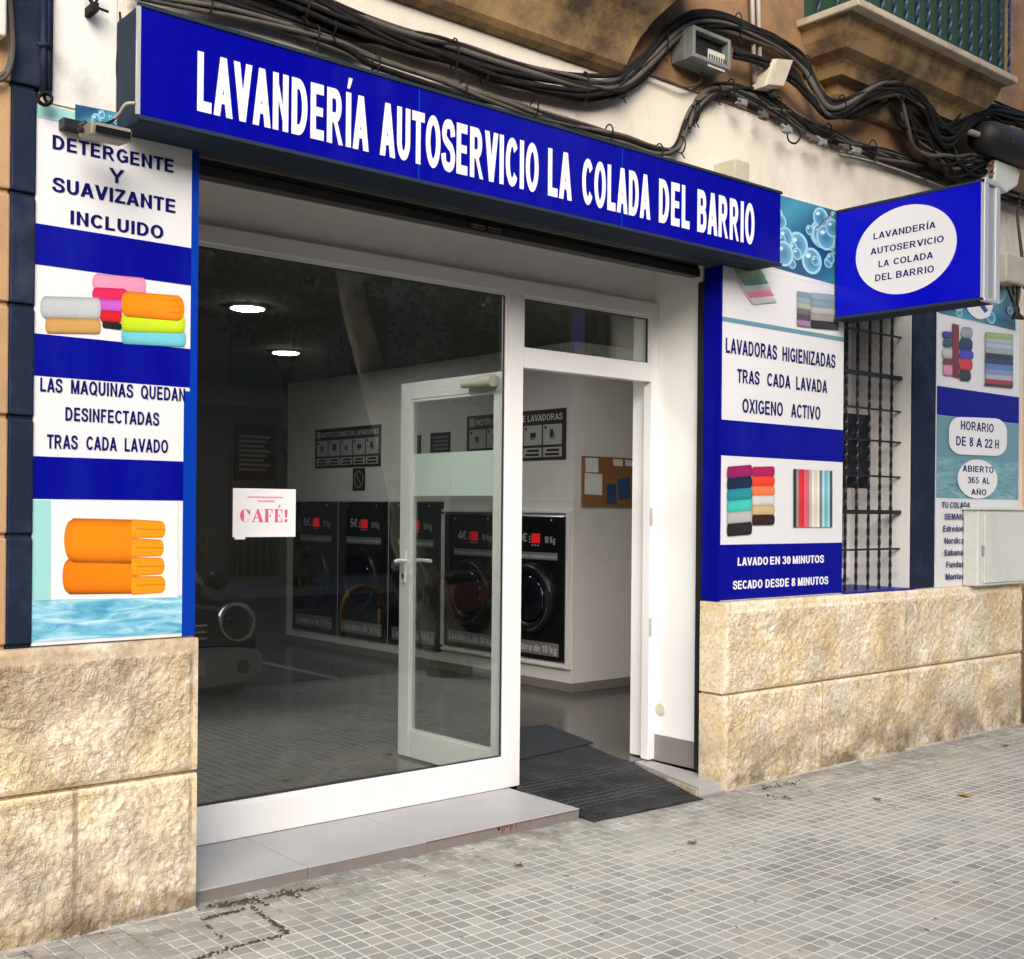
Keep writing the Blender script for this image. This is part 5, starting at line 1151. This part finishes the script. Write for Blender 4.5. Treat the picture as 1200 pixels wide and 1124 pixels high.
for k in range(6): p_ = on_y(1166, 190+k*5, 4.0); q.cyl(p_, p_+Vector((-.09-.03*(k % 2), -.03, .01*k-.02)), .012, 8)
q.build('connector', M['brown_leaf'], am)
tb = thing('telephone_box', 'small yellowed box with frayed wires on the right edge of the wall', 'box', (8.1, 4.1, 3.3))
c0 = on_y(1175, 296, 4.06); c1 = on_y(1199, 337, 4.06)
MB().box(c0.x, c1.x, 4.03, YW-.015, c1.z, c0.z).build('body', M['box_beige'], tb, bevel=.015)
for k in range(6):
    MB().tube(spline([on_y(1180+k*3, 336, 4.07), on_y(1182+k*2+rnd.random()*4, 350, 4.05), on_y(1188+rnd.random()*6, 364, 4.06), on_y(1186+k*3, 374, 4.08)]), .009, 6).build('wire', [CB, CG][k % 2], tb, smooth=True)
bundle('black cables dropping beside the yellowed box at the right edge', [(1196, 225), (1192, 250), (1194, 275), (1197, 300), (1200, 340)], 4, .009, .02, [CB, CG], seed=53, Y=4.08)
# left corner: navy conduit, white corner box, floodlight
q = MB(); q.tube([on_y(51, -15, 4.12), on_y(51, 108, 4.12)], .012, 10).tube([on_y(57, -15, 4.125), on_y(57, 108, 4.125)], .008, 8)
for y in (52,): q.tube([on_y(44, y, 4.11), on_y(61, y+1, 4.11)], .008, 8)
tag(q.build('conduit', M['navy'], smooth=True), 'navy painted conduit on the navy pilaster at the top left', 'conduit')
q = MB()
for k in range(3): q.tube([on_y(53+8*math.cos(t*.6+k), 117+7*math.sin(t*.6+k)-k, 4.11-.008*k) for t in range(11)], .005, 6)
q.tube(spline([on_y(54, 106, 4.12), on_y(52, 114, 4.11), on_y(58, 124, 4.11)]), .006, 6)
tag(q.build('wire_coil', CB, smooth=True), 'coil of black wire at the foot of the navy conduit', 'wire')
q = MB(); c1 = on_y(7, 44, 4.08); q.box(c1.x-.3, c1.x, 4.07, YW-.026, c1.z, c1.z+.35)
tag(q.build('meter_box', M['cabinet'], bevel=.008), 'pale box cut by the top left corner of the picture', 'box')
bundle('grey cable hanging in a curve from the pale corner box', [(9, -20), (13, 30), (14, 62), (9, 84), (0, 92), (-15, 96)], 2, .007, .012, [CG], seed=59, Y=4.11)
q = MB(); q.tube(spline([on_y(98, -12, 4.12), on_y(108, 4, 4.12), on_y(106, 16, 4.11)]), .007, 6).tube(spline([on_y(120, -10, 4.12), on_y(112, 6, 4.12), on_y(127, 14, 4.12)]), .005, 6).box(on_y(104, 0, 4.12).x, on_y(111, 0, 4.12).x, 4.08, 4.16, on_y(108, 14, 4.1).z, on_y(108, 4, 4.1).z)
tag(q.build('wire_stub', CB), 'cut black wires poking from the top of the old white wall patch', 'wire')
fl = thing('floodlight', 'small grey floodlight on an arm over the left panel lettering', 'lamp', (1.55, 4.0, 2.8))
ctr = on_y(124, 160, 3.96)
q = MB(); hx = .070
pr_ = [(-.055, .012), (-.045, .030), (.05, .026), (.065, .008), (.055, -.008), (-.05, -.018)]
q.prism([(ctr.x-hx, ctr.y+a, ctr.z+b2) for a, b2 in pr_], (2*hx, 0, 0)); q.build('housing', M['grey_warm'], fl, bevel=.005)
q = MB(); q.prism([(ctr.x-hx+.01, ctr.y-.066, ctr.z+.010), (ctr.x+hx-.01, ctr.y-.066, ctr.z+.010), (ctr.x+hx-.01, ctr.y-.0615, ctr.z-.014), (ctr.x-hx+.01, ctr.y-.0615, ctr.z-.014)], (0, -.004, 0)); q.build('lens', M['black_gloss'], fl)
q = MB(); pb = on_y(80, 141, 4.08); q.box(pb.x-.01, pb.x+.13, 4.10, YP-.001, pb.z-.02, pb.z+.015)
q.tube([(pb.x+.05, 4.06, pb.z), (ctr.x-hx-.012, ctr.y+.02, ctr.z+.02)], .009, 8).tube([(ctr.x-hx-.012, ctr.y+.02, ctr.z+.02), (ctr.x-hx-.012, ctr.y, ctr.z)], .01, 8).tube([(pb.x+.14, 4.06, pb.z), (ctr.x+.03, ctr.y+.05, ctr.z+.04)], .008, 8); q.build('arm', M['iron'], fl, bevel=.003)
q = MB(); q.tube(spline([on_y(133, 140, 4.03), on_y(140, 133, 4.0), (1.60, 3.97, 2.885), (1.625, 3.95, 2.89)]), .006, 8); q.build('cable', CW, fl, smooth=True)
q = MB(); q.tube(spline([on_y(112, 143, 4.05), on_y(124, 145, 4.02), on_y(134, 140, 4.02)]), .005, 6); q.build('cable', CB, fl, smooth=True)
# hairline wire down the casing
q = MB(); q.tube([on_y(139+2*math.sin(y*.06), y, YW-.012) for y in range(14, 130, 8)], .004, 6); tag(q.build('wire', CB, smooth=True), 'thin black wire down the wall beside the fascia sign casing', 'wire')

# ================================================================== THE STREET BEHIND THE CAMERA (seen mirrored in the shop glass)
def car():
    t = thing('parked_car', 'small black car with round headlights parked nose to the kerb', 'car', (3.72, -.6, -.125))
    cx, y0 = 3.72, 1.16; L = 3.7; G = -.125
    def loft(st, n=28, ex=3.2):
        vs = []; fs = []
        for (s, hw, zl, zt) in st:
            for k in range(n):
                a = 2*math.pi*k/n; c, s_ = math.cos(a), math.sin(a)
                vs.append((cx+hw*math.copysign(abs(c)**(2/ex), c), y0-s, G+(zl+zt)/2+(zt-zl)/2*math.copysign(abs(s_)**(2/ex), s_)))
        for i in range(len(st)-1):
            for k in range(n): fs.append((i*n+k, i*n+(k+1) % n, (i+1)*n+(k+1) % n, (i+1)*n+k))
        fs += [tuple(range(n)), tuple(range((len(st)-1)*n, len(st)*n))[::-1]]
        return MB().add(vs, fs)
    loft([(.02, .62, .36, .74), (.06, .74, .30, .82), (.2, .80, .26, .88), (.6, .83, .25, .93), (1.0, .84, .25, .97), (2.4, .84, .25, .98), (3.3, .82, .28, .98), (3.62, .76, .34, .92), (3.7, .66, .42, .84)]).build('body', M['car_black'], t, smooth=True)
    loft([(.92, .70, .88, .97), (1.2, .69, .88, 1.18), (1.52, .66, .88, 1.38), (1.9, .65, .88, 1.43), (2.8, .64, .88, 1.42), (3.2, .63, .88, 1.30), (3.5, .62, .88, 1.02)], 28, 4.5).build('cabin', M['car_glass'], t, smooth=True)
    loft([(1.50, .60, 1.36, 1.41), (1.6, .645, 1.37, 1.445), (2.2, .65, 1.38, 1.46), (2.9, .63, 1.37, 1.44), (3.05, .58, 1.36, 1.39)], 28, 4).build('roof', M['car_black'], t, smooth=True)
    q = MB()
    for sx in (-1, 1):
        q.tube([(cx+sx*.70, y0-.95, G+.97), (cx+sx*.66, y0-1.5, G+1.40), (cx+sx*.65, y0-2.2, G+1.44), (cx+sx*.64, y0-3.05, G+1.39)], .03, 8); q.tube([(cx+sx*.70, y0-2.15, G+.96), (cx+sx*.65, y0-2.1, G+1.43)], .03, 8)
    q.build('pillar', M['silver'], t, smooth=True)
    loft([(-.05, .56, .30, .52), (-.02, .74, .26, .56), (.1, .82, .25, .56), (.35, .845, .27, .52)], 28, 4).build('bumper', M['car_bumper'], t, smooth=True)
    MB().box(cx-.26, cx+.26, y0+.052, y0+.062, G+.36, G+.47).build('number_plate', M['car_plate'], t)
    q = MB()
    for k in range(3): q.box(cx-.3, cx+.3, y0-.015, y0+.0, G+.62+.05*k, G+.64+.05*k)
    q.build('grille', M['chrome'], t, bevel=.005)
    for sx in (-1, 1):
        h = MB().lathe((cx+sx*.56, y0-.10, G+.73), (0, 1, .12), [(0, .155), (.09, .155), (.10, .14), (.085, .128)], 32).build('headlight', M['chrome'], t, smooth=True)
        MB().lathe((cx+sx*.56, y0-.015, G+.735), (0, 1, .12), [(0, .127), (.02, .11), (.03, .06)], 28).build('lens', M['car_glass'], h, smooth=True)
        q = MB(); q.lathe((cx+sx*.93, y0-1.12, G+1.0), (0, 1, 0), [(-.05, .03), (-.03, .08), (.03, .085), (.06, .05)], 16); q.tube([(cx+sx*.82, y0-1.15, G+.96), (cx+sx*.93, y0-1.12, G+.98)], .02, 8); q.build('mirror', M['car_black'], t, smooth=True)
        MB().lathe((cx+sx*.58, y0+.03, G+.40), (0, 1, 0), [(0, .055), (.03, .05)], 16).build('fog_light', M['car_black'], t)
        for sy in (.68, 3.0):
            w = MB().lathe((cx+sx*.62, y0-sy, G+.30), (sx, 0, 0), [(0, .24), (.0, .29), (.03, .30), (.18, .30), (.21, .28), (.21, .2)], 32).build('wheel', M['tyre'], t, smooth=True)
            MB().lathe((cx+sx*.80, y0-sy, G+.30), (sx, 0, 0), [(0, .2), (.02, .2), (.012, .06), (.02, .04)], 20).build('rim', M['silver'], w, smooth=True)
car()
def hoop(x, y, lab):
    MB_ = MB().tube([(x-.28, y, -.13), (x-.28, y, .25)]+[(x-.28*math.cos(a), y, .25+.28*math.sin(a)) for a in [math.pi*k/14 for k in range(15)]]+[(x+.28, y, .25), (x+.28, y, -.13)], .035, 12)
    tag(MB_.build('parking_hoop', M['barrier'], smooth=True), lab, 'parking hoop')
hoop(8.05, -2.9, 'yellow steel parking hoop standing on the roadway')
def barrier():
    t = thing('crowd_barrier', 'yellow tubular barrier on the far pavement nearest the hoop', 'barrier', (10.6, -10.2, 0), 'yellow barriers on the far pavement')
    x0, x1, y = 9.5, 11.6, -10.2
    MB().tube([(x0, y, .12), (x0, y, 1.0), (x0+.1, y, 1.08), (x1-.1, y, 1.08), (x1, y, 1.0), (x1, y, .12)], .024, 10).tube([(x0, y, .22), (x1, y, .22)], .02, 8).build('frame', M['barrier'], t, smooth=True)
    q = MB()
    for k in range(1, 14): xx = x0+(x1-x0)*k/14; q.tube([(xx, y, .22), (xx, y, 1.08)], .009, 6)
    q.build('bar', M['barrier'], t, smooth=True)
    for xx in (x0+.2, x1-.2): MB().box(xx-.03, xx+.03, y-.28, y+.28, .004, .03).tube([(xx, y, .03), (xx, y, .22)], .02, 8).build('foot', M['barrier'], t)
    return t
br = barrier()
def dup(root, dx, dy, label):
    r = root.copy(); COL.objects.link(r); r.location = (root.location.x+dx, root.location.y+dy, root.location.z); r['label'] = label
    for ch in list(root.children):
        c = ch.copy(); COL.objects.link(c); c.parent = r
        for g_ in list(ch.children): d_ = g_.copy(); COL.objects.link(d_); d_.parent = c
    return r
dup(br, -2.3, .1, 'yellow tubular barrier on the far pavement behind the parked black car')
def scooter():
    t = thing('scooter', 'black and red motor scooter parked across the street by the plane tree', 'scooter', (9.3, -2.6, -.125)); x, y, G = 9.0, -2.6, -.12
    for dx in (-.6, .62):
        w = MB().lathe((x+dx, y-.055, G+.24), (0, 1, 0), [(0, .15), (0, .22), (.03, .24), (.08, .24), (.11, .22), (.11, .15)], 28).build('wheel', M['tyre'], t, smooth=True)
        MB().lathe((x+dx, y-.04, G+.24), (0, 1, 0), [(0, .15), (.02, .05), (.06, .05), (.08, .15)], 20).build('rim', M['silver'], w, smooth=True)
    MB().prism([(x-.45, y-.16, G+.28), (x+.30, y-.16, G+.22), (x+.85, y-.16, G+.52), (x+.95, y-.16, G+.72), (x+.2, y-.16, G+.70), (x+.05, y-.16, G+.36), (x-.38, y-.16, G+.36)], (0, .32, 0)).build('body', M['scooter_red'], t, bevel=.05)
    MB().prism([(x-.36, y-.18, G+.30), (x-.46, y-.18, G+.34), (x-.66, y-.18, G+.95), (x-.56, y-.18, G+.98)], (0, .36, 0)).build('leg_shield', M['car_black'], t, bevel=.03)
    MB().prism([(x+.12, y-.14, G+.71), (x+.92, y-.14, G+.73), (x+.95, y-.14, G+.80), (x+.5, y-.14, G+.83), (x+.12, y-.14, G+.80)], (0, .28, 0)).build('seat', M['black_matt'], t, bevel=.03)
    MB().tube([(x-.6, y, G+.24), (x-.52, y, G+1.02)], .028, 10).tube([(x-.42, y-.33, G+1.06), (x-.54, y-.15, G+1.04), (x-.54, y+.15, G+1.04), (x-.42, y+.33, G+1.06)], .018, 8).build('handlebar', M['black_matt'], t, smooth=True)
    MB().lathe((x-.62, y, G+.92), (-1, 0, 0), [(0, .09), (.05, .085), (.07, .05)], 20).build('headlight', M['lens'], t, smooth=True)
    for sy in (-1, 1): MB().tube([(x-.5, y+sy*.24, G+1.06), (x-.47, y+sy*.34, G+1.28)], .008, 6).lathe((x-.47, y+sy*.36, G+1.30), (1, 0, 0), [(0, .06), (.015, .055)], 14).build('mirror', M['black_matt'], t)
scooter()

def tree(label, base, top, r0, blobs, nleaf, seed, size=.13):
    rr = random.Random(seed); t = thing('plane_tree', label, 'tree', base, 'street trees'); base = Vector(base); top = Vector(top)
    mb = MB(); n = 12
    pts = [base.lerp(top, k/n)+Vector((noise.noise(Vector((k*.5, seed, 0)))*.12, noise.noise(Vector((k*.5, seed, 5)))*.12, 0))*(min(1, k/3)) for k in range(n+1)]
    mb.tube(pts, [r0*(1.35-.35*min(1, k/2))*(1-.45*k/n) for k in range(n+1)], 14)
    for (bx, by, bz, br_) in blobs:
        e = Vector((bx, by, bz)); s = pts[rr.randint(8, n)]; mid = s.lerp(e, .5)+Vector((rr.uniform(-.2, .2), rr.uniform(-.2, .2), .25))
        mb.tube(spline([s, mid, e], 4), [r0*.42*(1-.75*k/8) for k in range(9)], 8)
        for j in range(4):
            d = Vector((rr.gauss(0, 1), rr.gauss(0, 1), rr.gauss(0, .7))).normalized()*br_*.8; mb.tube([e.lerp(mid, .3), e+d*.5, e+d], [.025, .016, .006], 5)
    mb.build('trunk', M['bark'], t, smooth=True)
    lf = MB(); tot = sum(b_[3]**2 for b_ in blobs)
    for (bx, by, bz, br_) in blobs:
        k = int(nleaf*br_**2/tot); cl = [Vector((rr.gauss(0, 1), rr.gauss(0, 1), rr.gauss(0, 1))).normalized()*br_*rr.random()**.45 for _ in range(max(6, k//22))]
        for i in range(k):
            c = Vector((bx, by, bz))+cl[i % len(cl)]+Vector((rr.gauss(0, .18), rr.gauss(0, .18), rr.gauss(0, .14)))
            a = Vector((rr.gauss(0, 1), rr.gauss(0, 1), rr.gauss(0, .5))).normalized(); b_ = a.cross(Vector((rr.gauss(0, 1), rr.gauss(0, 1), rr.gauss(0, 1)))).normalized(); s = size*rr.uniform(.6, 1.2)
            g_ = rr.random(); cc = (.03+.05*g_, .055+.06*g_, .012+.012*g_)
            lf.add([c-a*s*.5, c+b_*s*.42-a*s*.1, c+a*s*.55, c-b_*s*.42-a*s*.1], [(0, 1, 2, 3)], cc)
    lf.build('crown', M['leaf'], t, fixn=False)
tree('plane tree with pale peeling bark rooted beside the kerb near the shop', (6.5, .95, -.02), (5.3, .35, 4.9), .16, [(4.9, -.3, 5.9, 1.2), (6.0, -.9, 6.3, 1.3), (4.3, -1.3, 5.4, 1.0), (5.6, .2, 7.2, 1.3), (5.2, -1.5, 7.0, 1.2)], 9000, 3)
tree('plane tree on the far pavement with its trunk before the beige house', (11.8, -10.9, 0), (11.2, -10.6, 5.0), .2, [(10.6, -10.2, 5.6, 1.5), (12.2, -10.6, 6.2, 1.6), (11.0, -9.6, 7.2, 1.6), (9.6, -10.1, 6.5, 1.3)], 7000, 5, .16)
tree('plane tree on the far pavement farther down the street', (16.8, -10.9, 0), (16.5, -10.6, 5.0), .2, [(15.6, -10.2, 5.4, 1.6), (17.2, -10.6, 6.2, 1.7), (16.2, -9.6, 7.4, 1.6), (18.4, -10.1, 6.0, 1.4)], 6000, 9, .16)
tree('leafy plane tree on the kerb farther along beyond the scooter', (11.5, .6, -.02), (11.2, .2, 5.0), .16, [(10.8, -.8, 6.0, 1.4), (12.2, -.4, 6.3, 1.5), (11.4, -1.2, 7.2, 1.4), (12.8, -1.4, 5.6, 1.2)], 7000, 12, .15)

def house(label, x0, x1, h, wall, shut, cols, seed, railing=True):
    t = thing('town_house', label, 'building', ((x0+x1)/2, -13, 0), 'houses across the street'); Y = -13.0
    MB().box(x0+.005, x1-.005, Y-8, Y, -.02, h).build('wall', M[wall], t)
    MB().box(x0+.005, x1-.005, Y+.002, Y+.10, 0, 3.6).build('ground_floor', M['b_stone'], t)
    MB().box(x0-.1, x1+.1, Y-8, Y+.35, h+.002, h+.2).build('roof', M['roof_tile'], t)
    MB().box(x0+.006, x1-.006, Y+.003, Y+.12, 3.602, 3.8).build('string_course', M['b_beige'], t)
    n = cols; w = (x1-x0)/n
    for i in range(n):
        xc = x0+w*(i+.5)
        fr_ = MB().box(xc-.55, xc+.55, Y+.101, Y+.14, .05, 2.6).build('door' if i % 2 else 'window', M['win_dark'], t)
        for fl_ in range(1, int((h-1)/3.3)):
            z = 3.9+3.2*(fl_-1)
            wd = MB().box(xc-.5, xc+.5, Y+.002, Y+.03, z+.1, z+2.4).build('window', M['win_dark'], t)
            q = MB(); op = (i+fl_+seed) % 3
            for sx in (-1, 1):
                if op == 0: a, b_ = (xc-.5, xc-.005) if sx < 0 else (xc+.005, xc+.5)
                else: a, b_ = (xc-1.02, xc-.52) if sx < 0 else (xc+.52, xc+1.02)
                q.box(a, b_, Y+.031, Y+.055, z+.1, z+2.4)
                k = z+.2
                while k < z+2.3: q.prism([(a+.05, Y+.056, k), (b_-.05, Y+.056, k), (b_-.05, Y+.08, k-.03), (a+.05, Y+.08, k-.03)], (0, 0, .012)); k += .075
            q.build('shutter', M[shut], wd)
            if railing and (i+fl_) % 2 == 0:
                b_ = MB().box(xc-.95, xc+.95, Y+.002, Y+.6, z-.12, z).build('balcony', M['b_stone'], t); q = MB()
                for k in range(17): q.tube([(xc-.92+k*.115, Y+.56, z), (xc-.92+k*.115, Y+.56, z+.95)], .011, 5)
                q.box(xc-.94, xc+.94, Y+.54, Y+.58, z+.951, z+.99); q.build('railing', M['iron'], b_)
    return t
house('dark red rendered town house with balconies across the street', -4.5, 10.4, 8.2, 'b_red', 'shutter_green', 5, 1)
house('beige town house with louvred shutters across the street', 10.4, 19.0, 7.8, 'b_beige', 'shutter_green', 3, 2)
house('ochre town house farther down the far side of the street', 19.0, 31.0, 8.4, 'b_ochre', 'shutter_green', 4, 0)
house('pale town house at the left end of the far side', -18.0, -4.5, 7.6, 'b_beige', 'shutter_green', 4, 2)
q = MB(); q.tube([(8.9, -12.9, 8.1), (8.9, -12.9, 6.2), (9.5, -12.9, 5.5), (9.5, -12.9, 3.8)], .05, 10); tag(q.build('drainpipe', M['cable_white'], smooth=True), 'pale cranked drainpipe on the dark red house across the street', 'pipe')

# dry moss in the joints by the step
q = MB(); r_ = random.Random(21)
for (ax, ay, bx, by), dens, wid in (((289, 1059, 337, 1094), 90, .005), ((233, 1079, 286, 1066), 90, .007), ((237, 1065, 374, 1041), 190, .016), ((337, 1094, 274, 1111), 60, .006), ((274, 1111, 205, 1132), 90, .008), ((296, 1053, 313, 1062), 30, .005), ((256, 1063, 300, 1054), 70, .012), ((330, 1045, 352, 1052), 60, .01), ((262, 1101, 240, 1084), 30, .004), ((888, 925, 935, 917), 70, .02), ((900, 932, 930, 938), 40, .02)):
    for i in range(dens):
        t_ = r_.random()
        if noise.noise(Vector((ax+(bx-ax)*t_*.3, ay*.3+by*t_*.1, 3))) < -.08: continue
        c = on_z(ax+(bx-ax)*t_, ay+(by-ay)*t_, 0)+Vector((r_.gauss(0, wid), r_.gauss(0, wid*.8), .001))
        s_ = r_.uniform(.002, .0065); a_ = r_.random()*6.3; l_ = s_*r_.uniform(1, 2.6)
        u = Vector((math.cos(a_), math.sin(a_), 0)); v = Vector((-u.y, u.x, 0))
        q.add([c-u*l_, c-v*s_, c+u*l_, c+v*s_, c+Vector((0, 0, s_*1.2))], [(0, 1, 4), (1, 2, 4), (2, 3, 4), (3, 0, 4), (3, 2, 1, 0)])
ms = q.build('dry_moss', M['moss'], None, kind='stuff'); tag(ms, 'dry dark moss and litter in the paving joints at the foot of the step', 'moss')
# fallen leaves on the pavement
for i, (px, py, mm, lab) in enumerate(((1131, 933, 'dry_leaf', 'yellow fallen leaf on the pavement at the right'), (1028, 938, 'brown_leaf', 'reddish fallen leaf near the right plinth'), (811, 989, 'brown_leaf', 'small reddish leaf on the pavement below the doorway'), (607, 1015, 'brown_leaf', 'dark curled leaf on the pavement in front of the step'), (1178, 875, 'brown_leaf', 'brown leaf by the pipe at the far right'))):
    c = on_z(px, py, .004); s = .045 if i == 0 else .026; mb = MB(); n = 9; vs = [(c.x, c.y, c.z+.004)]
    for k in range(n):
        a = 2*math.pi*k/n+i; r_ = s*(1 if k % 2 else .55); vs.append((c.x+r_*math.cos(a), c.y+r_*math.sin(a), c.z+.002+.012*((k*7+i) % 3)/2))
    fs = [(0, 1+k, 1+(k+1) % n) for k in range(n)]; o_ = len(vs); vs += [(x, y, z+.001) for x, y, z in vs]; fs += [(o_, o_+1+(k+1) % n, o_+1+k) for k in range(n)]
    tag(mb.add(vs, fs).build('fallen_leaf', M[mm]), lab, 'leaf', 'fallen leaves on the pavement')
